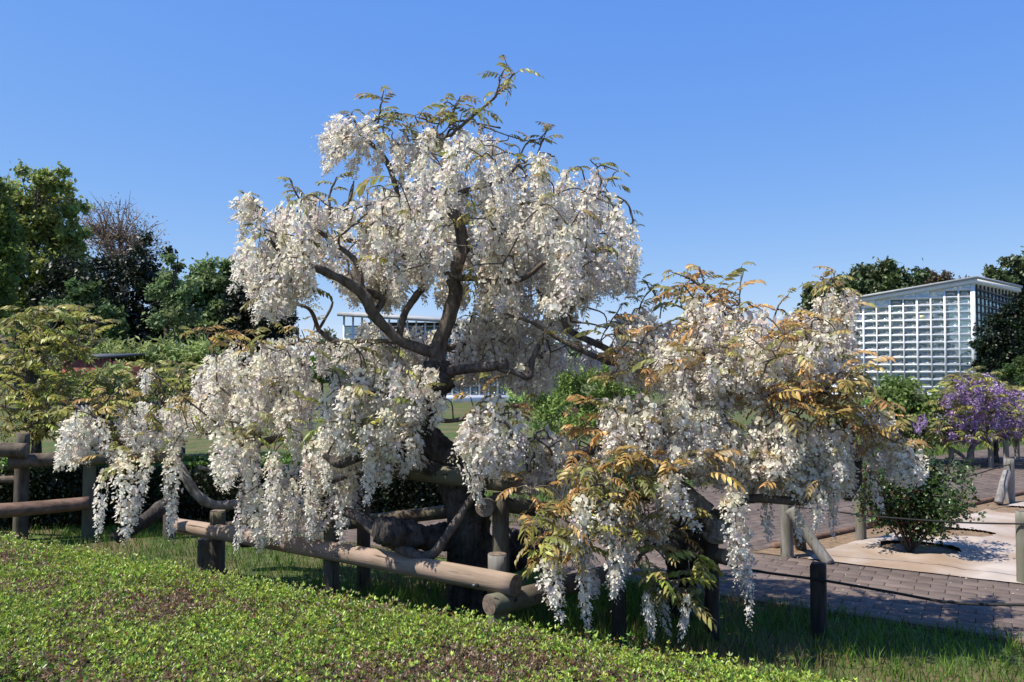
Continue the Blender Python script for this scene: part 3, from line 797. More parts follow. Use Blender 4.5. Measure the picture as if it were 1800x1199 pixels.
# ------------------------------------------------------------------ greenhouse at right
def greenhouse():
    K = np.array((29.0, 50.0)); dl = np.array((-0.934, 0.358)); 
    R = np.array((36.2, 57.6)); dr = (R - K) / np.linalg.norm(R - K)
    LEN = 8.7
    root = thing('greenhouse', 'tall glass greenhouse with white grid frame and slanting roof at right', 'greenhouse', (K[0], K[1], 0))
    k3 = lambda t, z, off=0.0: Vector((dl[0] * t + nf[0] * off, dl[1] * t + nf[1] * off, z))
    nf = np.array((-dl[1], dl[0])); nf = nf if nf[1] < 0 else -nf      # outward front normal
    angf = math.atan2(dl[1], dl[0])
    rz = Matrix.Rotation(angf, 4, 'Z')
    H0, SL = 7.25, 0.150                                               # glass top at corner, slope
    htop = lambda t: H0 - SL * t
    cw, rh = 0.79, 0.475
    ncol = int(LEN / cw)
    fw = 0.10
    # mullions
    for i in range(ncol + 1):
        t = i * cw; h = htop(t)
        mb = MB(); wd = 0.26 if i == 0 else (0.08 if i % 2 else 0.12)
        mb.box((0, 0, h / 2), (wd, 0.20, h), rz); o = link('mullion', mb.mesh('mullion'), MAT['white'], root, k3(t, 0, 0.0))
    # transoms
    rows = int(H0 / rh) + 1
    for j in range(rows):
        z = j * rh + 0.25
        tmax = LEN if z < htop(LEN) else (H0 - z) / SL
        if tmax < 0.5: continue
        mb = MB(); mb.box((0, 0, 0), (tmax, 0.14, 0.13), rz); link('transom', mb.mesh('transom'), MAT['white'], root, k3(tmax / 2, z, 0.012))
    # panes
    mb = MB(); mb.box((0, 0, 0), (cw - 0.12, 0.012, rh - 0.13), rz); pane = mb.mesh('pane'); pane.materials.append(MAT['glass'])
    for i in range(ncol):
        for j in range(rows):
            z = j * rh + 0.25 + rh / 2; t = (i + 0.5) * cw
            zlim = htop(t + cw / 2) - 0.02
            if z + rh / 2 < zlim:
                if j == 10 and i in (3, 8):
                    mb = MB(); mb.box((0, 0, 0), (cw - 0.12, 0.03, rh - 0.13), rz); o = link('vent_panel', mb.mesh('vent_panel'), MAT['lilac'], root, k3(t, z, 0.01))
                    mb = MB(); mb.box((0, 0, 0), (0.28, 0.02, 0.28), rz); link('yellow_sheet', mb.mesh('yellow_sheet'), MAT['yellow'], o, k3(0.1, 0, 0.03) )
                else:
                    o = link('pane', pane, None, root, k3(t, z, random.uniform(-0.01, 0.01))); o.rotation_euler = (random.gauss(0, .012), 0, random.gauss(0, .012))
            else:
                zb = z - rh / 2 + 0.07
                hl, hr = htop(t + cw/2 - .06) - zb - .03, htop(t - cw/2 + .06) - zb - .03
                if hr > 0.08 and zb < htop(t):
                    hl = max(hl, 0.03); a, b = t + cw/2 - .06, t - cw/2 + .06
                    mb = MB(); v = []
                    for off in (0.006, -0.006):
                        v += [k3(a, zb, off), k3(b, zb, off), k3(b, zb + min(hr, rh - .1), off), k3(a, zb + min(hl, rh - .1), off)]
                    mb.add(v, [(0,1,2,3), (7,6,5,4)]); link('pane', mb.mesh('pane'), MAT['glass'], root)
    # side wall
    angr = math.atan2(dr[1], dr[0]); rr = Matrix.Rotation(angr, 4, 'Z'); LS = 12.0
    HS = lambda t: H0 + 0.03 * t
    for i in range(1, 13):
        t = i * LS / 12
        mb = MB(); mb.box((0, 0, HS(t) / 2), (0.10, 0.10, HS(t)), rr); link('mullion', mb.mesh('mullion'), MAT['darkframe'], root, (dr[0]*t, dr[1]*t, 0))
    for j in range(1, 15):
        mb = MB(); mb.box((0, 0, 0), (LS, 0.09, 0.07), rr); link('transom', mb.mesh('transom'), MAT['darkframe'], root, (dr[0]*LS/2, dr[1]*LS/2, j * 0.5))
    mb = MB(); mb.box((0, 0, 0), (LS / 12 - .1, 0.012, 0.43), rr); sp = mb.mesh('pane'); sp.materials.append(MAT['glass'])
    for i in range(12):
        for j in range(14):
            t = (i + .5) * LS / 12
            o = link('pane', sp, None, root, (dr[0]*t, dr[1]*t, j * .5 + .25)); o.rotation_euler = (0, 0, random.gauss(0, .01))
    # roof slab: front fascia + dark verge over the side wall
    def slab(z0, th, over, name, mat, back=16.0):
        mb = MB()
        A = np.array((0.0, 0.0)) + nf * over - dl * over * 0.6; B = dl * (LEN + .15) + nf * over
        Cc = dl * (LEN + .15) - nf * back; D = dr * (LS + .5) + np.array((dr[1], -dr[0])) * over
        hs = [H0 + z0, htop(LEN) + z0 - .08, htop(LEN) + z0 + .3, HS(LS) + z0]
        v = [(*A, hs[0]), (*B, hs[1]), (*Cc, hs[2]), (*D, hs[3])]
        v += [(x, y, z + th) for x, y, z in v]
        mb.add(v, [(0,3,2,1), (4,5,6,7), (0,1,5,4), (1,2,6,5), (2,3,7,6), (3,0,4,7)])
        return link(name, mb.mesh(name), mat, root)
    slab(0.02, 0.27, 0.25, 'fascia', MAT['white']); slab(0.30, 0.16, 0.36, 'roof', MAT['greyroof'])
    mb = MB(); a, b = Vector((*( -nf * .3), .02)), Vector((*(dl * LEN - nf * .3), .02))
    mb.add([a, b, b + Vector((*(-nf * 14), 0)), Vector((*(dr * LS), .02))], [(0, 1, 2, 3)]); link('floor', mb.mesh('floor'), MAT['floor'], root)
    # plants and staging inside
    n = 9000
    t = RNG.uniform(0.3, LEN, n); d = RNG.uniform(2.0, 8.0, n); z = 0.2 + 4.3 * RNG.random(n) ** 1.4 * (0.55 + 0.45 * np.sin(t * 1.9) * np.cos(d * 1.2 + t))
    pos = np.stack([dl[0]*t - nf[0]*d, dl[1]*t - nf[1]*d, z], -1)
    o = link('plants_inside', card_mesh('plants_inside', [cards(pos, rot_from(rand_dirs(n), RNG.normal(0, 1, n)), RNG.uniform(.2, .5, n), jit((0.05, 0.075, 0.03), n, .35))]), MAT['leaf'], root)
    tag(o, kind='stuff')
    for q in range(5):
        mb = MB(); mb.box((0, 0, 0), (LEN - 1, 0.07, 0.07), rz); link('inner_beam', mb.mesh('inner_beam'), MAT['white'], root, k3(LEN / 2, 1.6 + q * 0.95, -4.0 - .6 * (q % 2)))
    for q in range(6):
        mb = MB(); mb.box((0, 0, 2.4), (0.09, 0.09, 4.8), rz); link('inner_post', mb.mesh('inner_post'), MAT['white'], root, k3(1.2 + q * 2.1, 0, -4.6))
greenhouse()

# glasshouse wing glimpsed through the tree
def glasshouse():
    Y = 44.0
    A = P(604, 655, Y); A.z = 0
    root = thing('glass_building', 'grey roofed glass building glimpsed behind the main wisteria trunk', 'building', A)
    L = 9.0
    ht = lambda t: 4.75 - 0.066 * t
    for i in range(19):
        t = i * L / 18
        mb = MB(); mb.box((t, 0, ht(t) / 2), (0.09, .12, ht(t))); link('mullion', mb.mesh('mullion'), MAT['white'], root)
    for j in range(9):
        mb = MB(); mb.box((L / 2, .01, .45 + j * .47), (L, .1, .07)); link('transom', mb.mesh('transom'), MAT['greyroof'], root)
    mb = MB(); mb.box((0, 0, 0), (L / 18 - .12, .012, .38)); pm = mb.mesh('pane'); pm.materials.append(MAT['glass'])
    for i in range(18):
        for j in range(8):
            link('pane', pm, None, root, ((i + .5) * L / 18, 0, .45 + (j + .5) * .47))
    mb = MB(); mb.box((L / 2, -.12, .2), (L + .3, .14, .4)); link('plinth', mb.mesh('plinth'), MAT['white'], root)
    mb = MB()
    v = [(-.3, -.4, ht(0)), (L + .3, -.4, ht(L)), (L + .3, 6, ht(L) + .5), (-.3, 6, ht(0) + .5)]
    v += [(x, y, z + .22) for x, y, z in v]
    mb.add(v, [(0,3,2,1), (4,5,6,7), (0,1,5,4), (1,2,6,5), (2,3,7,6), (3,0,4,7)]); link('roof', mb.mesh('roof'), MAT['greyroof'], root)
    mb = MB(); mb.box((L / 2, 6, 2.4), (L, .1, 4.8)); link('back_wall', mb.mesh('back_wall'), MAT['floor'], root)
glasshouse()

# ------------------------------------------------------------------ logs, posts, rails, ropes
def log(name, parent, pts, rads, mat, ends=(True, True), sides=16, amp=0.05, freq=5.0, sub=8):
    """a round log as a part, with sawn ends as sub-parts"""
    mb = MB()
    p, r = sweep(mb, pts, rads, sides, sub, amp, freq, seed=random.uniform(0, 50))
    o = rel(link(name, mb.mesh(name, True), MAT[mat], parent))
    for k, e in enumerate(ends):
        if not e: continue
        c = p[0] if k == 0 else p[-1]
        d = Vector(p[0] - p[1] if k == 0 else p[-1] - p[-2]).normalized()
        rr = (r[0] if k == 0 else r[-1]) * 0.965
        q = d.to_track_quat('Z', 'X').to_matrix()
        mb = MB(); V = [Vector(c) + d * 0.004]; F = []
        n = 16
        for ring, (f, h) in enumerate([(0.5, 0.0045), (1.0, 0.003)]):
            for i in range(n):
                a = 2 * math.pi * i / n
                V.append(Vector(c) + q @ Vector((math.cos(a) * rr * f, math.sin(a) * rr * f, h)))
        for i in range(n):
            j = (i + 1) % n
            F += [(0, 1 + i, 1 + j), (1 + i, 1 + n + i, 1 + n + j, 1 + j)]
        mb.add(V, F)
        s = link('cut_end', mb.mesh('cut_end'), MAT['endgrain'], o)
    return o
def post(parent, px, ytop, Y, r, mat='oldpost', lean=(0, 0), name='post', base=-0.15, cap=True):
    t = P(px, ytop, Y)
    b = Vector((t.x + lean[0], t.y + lean[1], base))
    return log(name, parent, [b, (b + t) / 2, t], [r * 1.03, r, r * 0.98], mat, (False, cap), amp=0.035, sub=5)

ff = thing('log_fence', 'low peeled log rail on round posts in front of the main trunk', 'fence', (-1.2, 5.6, 0))
rail = log('rail', ff, [P(312, 924, 6.75), P(460, 948, 6.0), P(640, 979, 5.35), P(906, 1029, 4.62)], [0.060, 0.062, 0.064, 0.063], 'tanlog', sides=22, amp=0.03, sub=14)
rail['label'] = 'long peeled tan log with a dark sawn end'
mb = MB()
bc = P(842, 1028, 4.72)
bd = Vector((-0.50, -0.84, 0.12)).normalized()
sweep(mb, [bc - bd * 0.0, bc - bd * -0.045, bc + bd * 0.062], [0.012, 0.013, 0.011], 6, 1, 0)
b_ = link('bolt', mb.mesh('bolt'), MAT['bolt'], rail)
post(ff, 383, 898, 6.42, 0.060); post(ff, 583, 905, 5.62, 0.056); post(ff, 874, 974, 4.80, 0.058, 'greypost')
post(ff, 358, 948, 6.2, 0.045)
log('rail', ff, [P(860, 1064, 4.58), P(950, 1042, 4.85), P(1085, 1003, 5.4)], [0.060, 0.060, 0.058], 'oldlog', (True, True))

fr = thing('log_trellis', 'dark log frame that props the main wisteria trunk', 'trellis', (-0.3, 5.6, 0))
log('rail', fr, [P(632, 822, 5.85), P(770, 834, 5.35), P(910, 850, 4.95)], [0.055, 0.060, 0.062], 'oldlog')
log('rail', fr, [P(852, 893, 4.86), P(866, 886, 5.3), P(880, 880, 5.75)], [0.055, 0.056, 0.056], 'oldlog')
log('rail', fr, [P(560, 925, 6.4), P(660, 914, 6.35), P(800, 898, 6.3)], [0.050, 0.052, 0.052], 'oldlog')
log('rail', fr, [P(885, 886, 5.25), P(960, 896, 5.5), P(1090, 905, 5.9)], [0.052, 0.052, 0.05], 'oldlog')
post(fr, 880, 868, 5.05, 0.054); post(fr, 800, 842, 5.45, 0.055); post(fr, 640, 830, 5.95, 0.05)

lf = thing('log_fence', 'weathered two level log fence under green foliage at the left edge', 'fence', (P(40, 900, 8).x, 8, 0))
post(lf, 40, 762, 7.9, 0.066, 'oldpost'); post(lf, 158, 800, 8.0, 0.06); post(lf, 300, 800, 8.0, 0.06)
log('rail', lf, [P(-60, 788, 7.6), P(-10, 790, 7.65), P(47, 792, 7.7)], [0.072, 0.072, 0.070], 'oldlog')
log('rail', lf, [P(16, 813, 7.72), P(120, 806, 7.9), P(320, 800, 8.2)], [0.066, 0.068, 0.066], 'oldlog')
log('rail', lf, [P(-60, 846, 8.2), P(0, 843, 8.1), P(45, 842, 8.05)], [0.035, 0.035, 0.035], 'oldlog')
log('rail', lf, [P(-60, 902, 7.4), P(40, 895, 7.6), P(157, 884, 7.85)], [0.070, 0.068, 0.062], 'rustlog')
mb = MB(); sweep(mb, [P(203, 946, 6.15), P(250, 918, 6.3), P(300, 880, 6.6)], [0.05, 0.055, 0.06], 12, 6, 0.2, 8)
tag(link('fallen_limb', mb.mesh('fallen_limb', True), MAT['gnarl']), 'dark rough fallen limb lying below the left racemes', 'log')

# posts that carry the right wisteria
rp = thing('prop_frame', 'dark post and crosspiece propping the right wisteria limb', 'prop', G(1250, 1100))
post(rp, 1250, 945, 5.0, 0.045, 'darkpost'); post(rp, 1088, 1035, 4.72, 0.043, 'darkpost'); post(rp, 1190, 985, 5.5, 0.05, 'darkpost')
log('rail', rp, [P(1175, 968, 5.35), P(1230, 972, 5.1), P(1275, 978, 4.95)], [0.045] * 3, 'oldlog')

def rope(parent, pts, r=0.007):
    mb = MB(); sweep(mb, pts, [r] * len(pts), 7, 8, 0)
    return rel(link('rope', mb.mesh('rope', True), MAT['rope'], parent))
rf = thing('rope_fence', 'dark square topped post with sagging black rope beside the near path', 'rope fence', G(1445, 1105))
def sqpost(parent, px, ytop, Y, w, mat):
    t = P(px, ytop, Y); h = t.z + 0.2; b = w * 0.16
    mb = MB()
    prof = [(w, -0.2), (w, t.z - b), (w - b, t.z)]
    V, F = [], []
    for ww, z in prof:
        h2 = ww / 2; c = ww * 0.12
        V += [(-h2 + c, -h2, z), (h2 - c, -h2, z), (h2, -h2 + c, z), (h2, h2 - c, z), (h2 - c, h2, z), (-h2 + c, h2, z), (-h2, h2 - c, z), (-h2, -h2 + c, z)]
    for k in range(2):
        for i in range(8):
            j = (i + 1) % 8
            F.append((k*8+i, k*8+j, k*8+8+j, k*8+8+i))
    F.append(tuple(range(16, 24)))
    V = [(x * math.cos(-.5) - y * math.sin(-.5) + t.x, x * math.sin(-.5) + y * math.cos(-.5) + t.y, z) for x, y, z in V]
    mb.add(V, F)
    return rel(link('post', mb.mesh('post'), MAT[mat], parent))
sqpost(rf, 1438, 990, 5.05, 0.090, 'darkpost')
rope(rf, [P(1245, 984, 5.35), P(1330, 1004, 5.2), P(1438, 1019, 5.0), P(1560, 1040, 4.8), P(1680, 1060, 4.6), P(1830, 1064, 4.4)], 0.0085)

bf = thing('rope_fence', 'grey round posts with thin rope and slanting braces round the bed', 'rope fence', G(1512, 948))
post(bf, 1382, 868, 7.15, 0.056, 'greypost'); post(bf, 1512, 848, 7.88, 0.050, 'greypost'); post(bf, 1797, 898, 6.25, 0.050, 'greypost'); post(bf, 1774, 806, 10.1, 0.055, 'greypost')
log('brace', bf, [P(1385, 890, 7.2), P(1402, 935, 7.35), P(1412, 985, 7.5)], [.05] * 3, 'oldlog', (False, False))
log('brace', bf, [P(1388, 895, 7.05), P(1420, 940, 6.95), P(1458, 992, 6.85)], [.048] * 3, 'greypost', (False, False))
log('brace', bf, [P(1770, 830, 10.05), P(1763, 855, 9.95), P(1755, 885, 9.9)], [.05] * 3, 'greypost', (False, False))
rope(bf, [P(1385, 890, 7.1), P(1450, 897, 7.0), P(1540, 908, 6.85), P(1680, 918, 6.5), P(1797, 921, 6.2), P(1860, 921, 6.1)])
rope(bf, [P(1385, 880, 7.2), P(1450, 876, 7.6), P(1512, 866, 7.85), P(1600, 858, 8.5), P(1700, 838, 9.4), P(1774, 817, 10.05), P(1860, 806, 10.6)])

# posts round the purple wisteria
for k, (px, yt, Y, lab) in enumerate([(1672, 787, 14.2, 'short grey post leftmost under the purple wisteria'), (1741, 778, 13.8, 'short grey post in the middle before the purple wisteria'),
                                       (1768, 775, 13.6, 'taller grey post right of the middle one by the purple wisteria'), (1787, 768, 15, 'short grey post at the right below the purple wisteria')]):
    t = thing('short_post', lab, 'post', (P(px, 700, Y).x, Y, 0), 'short posts before the purple wisteria')
    post(t, px, yt, Y, 0.045, 'greypost')
t = thing('short_post', 'pale post in the grass left of the rose bush', 'post', (P(1547, 700, 11.8).x, 11.8, 0)); post(t, 1547, 795, 11.8, 0.045, 'greypost')
rope(t, [P(1505, 815, 11.9), P(1547, 812, 11.75), P(1600, 814, 11.8)], .006)

# ------------------------------------------------------------------ wisteria pieces: racemes and leaves
FL_V = np.array([(0.05, 0, 0), (0.02, -0.46, 0.30), (-0.12, -0.34, 0.74), (-0.18, 0, 0.88), (-0.12, 0.34, 0.74), (0.02, 0.46, 0.30),
                 (0.10, 0, -0.02), (0.42, -0.24, -0.06), (0.42, 0.24, -0.06), (0.44, 0, 0.16), (0.80, 0, -0.16)])
FL_F = np.array([(0, 2, 1), (0, 3, 2), (0, 4, 3), (0, 5, 4), (6, 7, 9), (6, 9, 8), (7, 10, 9), (9, 10, 8)])
BUD_V = np.array([(0, 0, 0), (0.4, 0.16, 0), (0.4, -0.08, 0.14), (0.4, -0.08, -0.14), (0.85, 0, -0.05)])
BUD_F = np.array([(0, 1, 2), (0, 2, 3), (0, 3, 1), (4, 2, 1), (4, 3, 2), (4, 1, 3)])
def raceme_mesh(name, L, R=0.062, white=True, dens=290.0, fs=0.0305, lilac=0.0):
    n = int(L * dens)
    t = np.sort(RNG.random(n)) ** 0.95
    az = np.arange(n) * 2.39996 + RNG.normal(0, 0.35, n)
    bend = RNG.normal(0, 0.09 if L < .4 else 0.04, 2) * L
    ax = np.stack([bend[0] * t ** 2 * 1.5, bend[1] * t ** 2 * 1.5, -L * (0.03 + 0.97 * t)], -1)
    prof = np.where(t < 0.12, 0.55 + 3.7 * t, 1.0) * (1 - 0.72 * np.clip((t - 0.35) / 0.65, 0, 1) ** 1.3)
    rad = R * prof * RNG.uniform(0.35, 1.15, n)
    out = np.stack([np.cos(az), np.sin(az), np.zeros(n)], -1)
    pos = ax + out * rad[:, None] + np.stack([np.zeros(n), np.zeros(n), RNG.normal(0.0, 0.012, n)], -1)
    d = out + np.stack([RNG.normal(0, .3, n), RNG.normal(0, .3, n), RNG.uniform(-0.75, 0.35, n)], -1)
    bud = t > 0.93
    size = fs * RNG.uniform(0.75, 1.2, n) * (1 - 0.45 * np.clip((t - 0.6) / 0.4, 0, 1))
    if white:
        c = jit((0.90, 0.85, 0.755), n, 0.04, 0.02)
        old = RNG.random(n) < 0.10 + lilac
        c[old] = jit((0.64, 0.565, 0.565), old.sum(), 0.08, 0.03)
        be = RNG.random(n) < 0.08
        c[be] = jit((0.60, 0.52, 0.42), be.sum(), 0.1, 0.03)
        grn = t < 0.2
        c[grn] *= np.array((1.0, 0.985, 0.88))
    else:
        c = jit((0.36, 0.24, 0.47), n, 0.15, 0.08)
        pale = RNG.random(n) < 0.35
        c[pale] = jit((0.56, 0.45, 0.62), pale.sum(), 0.1, 0.05)
    k = ~bud
    ch = [cards(pos[k], rot_from(d[k], RNG.normal(0, 0.45, k.sum())), size[k], np.clip(c[k], 0, .9), FL_V, FL_F)]
    if bud.sum():
        ch.append(cards(pos[bud], rot_from(d[bud] + np.array((0, 0, -.6)), np.zeros(bud.sum())), size[bud] * 1.1, np.clip(c[bud] * np.array((.9, .9, .82)), 0, .9), BUD_V, BUD_F))
    V, F, C, q = [], [], [], 0
    for v, f, cc in ch:
        V.append(v); F.append(f + q); C.append(cc); q += len(v)
    # stalk
    mb = MB(); sweep(mb, [(0, 0, 0.0), (bend[0] * .4, bend[1] * .4, -L * .5), (bend[0] * 1.5, bend[1] * 1.5, -L)], [.003, .0024, .001], 4, 3, 0, cap=False)
    sv = np.concatenate(mb.v); sf = np.array(mb.f[4]) 
    V.append(sv); C.append(np.tile(np.array((0.20, 0.19, 0.09)), (len(sv), 1)))
    me = mesh_np(name, np.concatenate(V), [np.concatenate(F), sf + q], np.concatenate(C))
    me.materials.append(MAT['petal' if white else 'purple'])
    return me
RAC = {}
for L in (0.14, 0.20, 0.28, 0.36, 0.46, 0.58, 0.74):
    RAC[L] = [raceme_mesh('raceme', L, (0.060 if L > .25 else 0.052) * rw, lilac=li, dens=dn) for li, rw, dn in ((0.0, 1.0, 400), (0.08, .92, 330), (0.25, .8, 250), (0.04, 1.05, 330), (0.14, .75, 270))]
PUR = {L: [raceme_mesh('purple_raceme', L, 0.062, False, 260, 0.034) for _ in range(3)] for L in (0.20, 0.30)}

LF_V = np.array([(0, 0, 0), (0.28, 0.17, 0.045), (0.28, 0, 0), (0.28, -0.17, 0.045), (0.62, 0.15, 0.02), (0.62, 0, -0.03), (0.62, -0.15, 0.02), (1.0, 0, -0.13)])
LF_F4 = [(1, 2, 5, 4), (2, 3, 6, 5)]
LF_F = np.array([(0, 2, 1), (0, 3, 2), (1, 2, 5), (1, 5, 4), (2, 3, 6), (2, 6, 5), (4, 5, 7), (5, 6, 7)])
def frond_mesh(name, cols, L=0.22, pairs=5, droop=0.6, lf=0.062):
    n = 2 * pairs + 1
    t = np.concatenate([np.repeat((np.arange(pairs) + 1.2) / (pairs + 1), 2), [1.0]])
    rach = lambda q: np.stack([L * q * (1 - 0.25 * droop * q), np.zeros_like(q), L * (0.12 * q - droop * 0.75 * q * q)], -1)
    pos = rach(t)
    side = np.array([1, -1] * pairs + [0])
    tan = rach(t + .02) - rach(t - .02); tan /= np.linalg.norm(tan, axis=1)[:, None]
    d = tan * 0.55 + np.stack([np.zeros(n), side * 0.95, np.full(n, -0.25 - .4 * droop) * np.abs(side)], -1) + RNG.normal(0, .13, (n, 3))
    tw = RNG.normal(0, .25, n) 
    size = lf * (0.75 + 0.5 * np.sin(np.clip(t, 0, 1) * 2.6)) * RNG.uniform(.85, 1.15, n)
    base = np.array(cols[random.randrange(len(cols))])
    c = np.clip(base[None] * (1 + RNG.normal(0, .14, (n, 1))) * (1 + RNG.normal(0, .06, (n, 3))), .005, .9)
    v, f, cc = cards(pos, rot_from(d, tw), size, c, LF_V, LF_F)
    mb = MB(); q = np.linspace(0, 1, 5); sweep(mb, rach(q), [.0022, .002, .0017, .0014, .001], 4, 1, 0, cap=False)
    sv = np.concatenate(mb.v); sf = np.array(mb.f[4])
    me = mesh_np(name, np.concatenate([v, sv]), [f, sf + len(v)], np.concatenate([cc, np.tile(base * .8, (len(sv), 1))]))
    me.materials.append(MAT['frond'])
    return me
BRONZE = [(0.48, 0.305, 0.10), (0.44, 0.30, 0.11), (0.46, 0.345, 0.12), (0.40, 0.295, 0.115)]
OLIVE = [(0.31, 0.30, 0.095), (0.35, 0.32, 0.10), (0.27, 0.26, 0.085), (0.33, 0.265, 0.10)]
GREENY = [(0.29, 0.34, 0.07), (0.37, 0.37, 0.085), (0.33, 0.28, 0.08)]
FRO = dict(
    bronze=[frond_mesh('leaf_frond', BRONZE, 0.24, p, dr) for p, dr in ((5, .5), (6, .8), (5, 1.0), (6, .6), (4, .9))],
    olive=[frond_mesh('leaf_frond', OLIVE, 0.22, p, dr) for p, dr in ((5, .5), (6, .8), (5, 1.0), (4, .6))],
    green=[frond_mesh('leaf_frond', GREENY, 0.22, p, dr) for p, dr in ((5, .5), (6, .8), (5, 1.0), (4, .6))],
    young=[frond_mesh('leaf_frond', OLIVE + BRONZE[2:], 0.13, p, dr, 0.036) for p, dr in ((4, .5), (5, .9), (4, 1.1), (5, .7))],
)

def inside(poly, x, y):
    r, n = False, len(poly)
    j = n - 1
    for i in range(n):
        xi, yi = poly[i]; xj, yj = poly[j]
        if (yi > y) != (yj > y) and x < (xj - xi) * (y - yi) / (yj - yi) + xi:
            r = not r
        j = i
    return r

WIDE, CACHE = 1.08, {}
class Wisteria:
    def __init__(s, name, label, loc, group=None):
        s.root = thing(name, label, 'tree', loc, group)
        s.nodes, s.items, s.used = [], [], []
        s.holes, s.front = [], []
        s.racs, s.fros = [], []
    def limb(s, pts, mat='bark', name='limb', sides=12, amp=0.20, freq=10.0, ridge=0.0, sub=6, node=True, cap=True, thin=0.84):
        """pts: (px, py, Y, radius_px)"""
        mb = MB()
        p, r = sweep(mb, [P(a[0], a[1], a[2]) for a in pts], [M(a[3], a[2]) * thin for a in pts], sides, sub, amp, freq, ridge, cap, seed=random.uniform(0, 40))
        rel(link(name, mb.mesh(name, True), MAT[mat], s.root))
        if node:
            s.nodes += [np.array(q) for q in p[1::2]]
    def raceme(s, px, py, Y, Lpx, kind=None, wide=1.0, lib=None, tilt=0.0):
        lib = lib or RAC
        L = M(Lpx, Y)
        key = min(lib, key=lambda k: abs(math.log(k / L)))
        me = lib[key][kind if kind is not None else random.choice((0, 1, 2, 3, 4) if lib is RAC else (0, 1, 2))]
        sc = max(0.7, min(1.4, L / key))
        loc = P(px, py, Y)
        s.racs.append((Y, me, loc - Vector(s.root.location), (Matrix.Rotation(tilt + random.gauss(0, .12), 3, 'Y') @ Matrix.Rotation(random.gauss(0, .13), 3, 'X') @ Matrix.Rotation(random.uniform(0, 6.28), 3, 'Z')).to_euler(),
                       (sc ** 0.5 * wide * WIDE, sc ** 0.5 * wide * WIDE, sc)))
        s.items.append(np.array(loc))
    def frond(s, px, py, Y, kind, scale, up=0.2):
        loc = P(px, py, Y)
        s.fros.append((Y, random.choice(FRO[kind]), loc - Vector(s.root.location),
                       Euler((random.gauss(0, .3), -random.uniform(-0.25, 0.75) - up * .5, random.uniform(0, 6.28))), (scale,) * 3))
        s.items.append(np.array(loc))
    def fill(s, poly, n, lpx, Yc, Yd, kinds=None, lib=None, wide=1.0, tilt=0.0, tsd=0.0):
        xs = [q[0] for q in poly]; ys = [q[1] for q in poly]
        x0, x1, y0, y1 = min(xs), max(xs), min(ys), max(ys)
        cx, hw = (x0 + x1) / 2, (x1 - x0) / 2 + 1
        done = 0
        for _ in range(n):
            best = None
            for _t in range(60):
                x, y = random.uniform(x0, x1), random.uniform(y0, y1)
                if not inside(poly, x, y): continue
                L = random.uniform(*lpx)
                while L > lpx[0] * .55 and not inside(poly, x, y + L * .8): L *= .8
                if not inside(poly, x, y + L * .6): continue
                if any(inside(h, x, y + L * f) for h in s.holes for f in (0.1, .5, .9)): continue
                dome = math.sqrt(max(0.15, 1 - ((x - cx) / hw) ** 2))
                Y = Yc + random.uniform(-1, 1) * Yd * dome
                if any(inside(h, x, y + L * f) for h in s.front for f in (0.1, .5, .95)):
                    Y = Yc + abs(random.uniform(.35, 1)) * Yd
                score = min([((x - a) ** 2 + (y - b) ** 2 + ((Y - c) * 120) ** 2) for a, b, c in s.used[-400:]] or [1e9])
                if best is None or score > best[0]: best = (score, x, y, Y, L)
                if _t > 5 and best: break
            if best:
                _, x, y, Y, L = best
                s.used.append((x, y, Y))
                s.raceme(x, y, Y, L, random.choice(kinds) if kinds else None, wide, lib, tilt + random.gauss(0, tsd + max(0, .35 - (y - y0) / 120)) if lib is None else 0)
    def leaves(s, poly, n, kind, scale, Yc, Yd, up=.2):
        xs = [q[0] for q in poly]; ys = [q[1] for q in poly]
        for _ in range(n):
            for _t in range(40):
                x, y = random.uniform(min(xs), max(xs)), random.uniform(min(ys), max(ys))
                if inside(poly, x, y): break
            k = kind if isinstance(kind, str) else random.choice(kind)
            s.frond(x, y, Yc + random.uniform(-1, 1) * Yd, k, random.uniform(*scale), up)
    def shoot(s, pts, kind, n, scale, rpx=2.5):
        """a leafy young shoot: thin twig with small fronds along its end"""
        s.limb([(a, b, c, rpx * (1 - .7 * i / (len(pts) - 1))) for i, (a, b, c) in enumerate(pts)], 'twig', 'shoot', 6, .1, 20, 0, 5, node=False)
        path = catmull([np.array(q) for q in pts], 8)
        m = len(path)
        for i in range(n):
            q = path[int(m * (0.30 + 0.68 * i / max(1, n - 1)))] if m else pts[-1]
            s.frond(q[0] + random.uniform(-2, 2), q[1] + random.uniform(-2, 2), q[2], kind, random.uniform(*scale), .6)
    def hang(s):
        """the 300 nearest racemes and leaves are parts of their own, the hidden rest is one mass"""
        s.hang_kind(s.racs, 'raceme'); s.hang_kind(s.fros, 'leaf_frond')
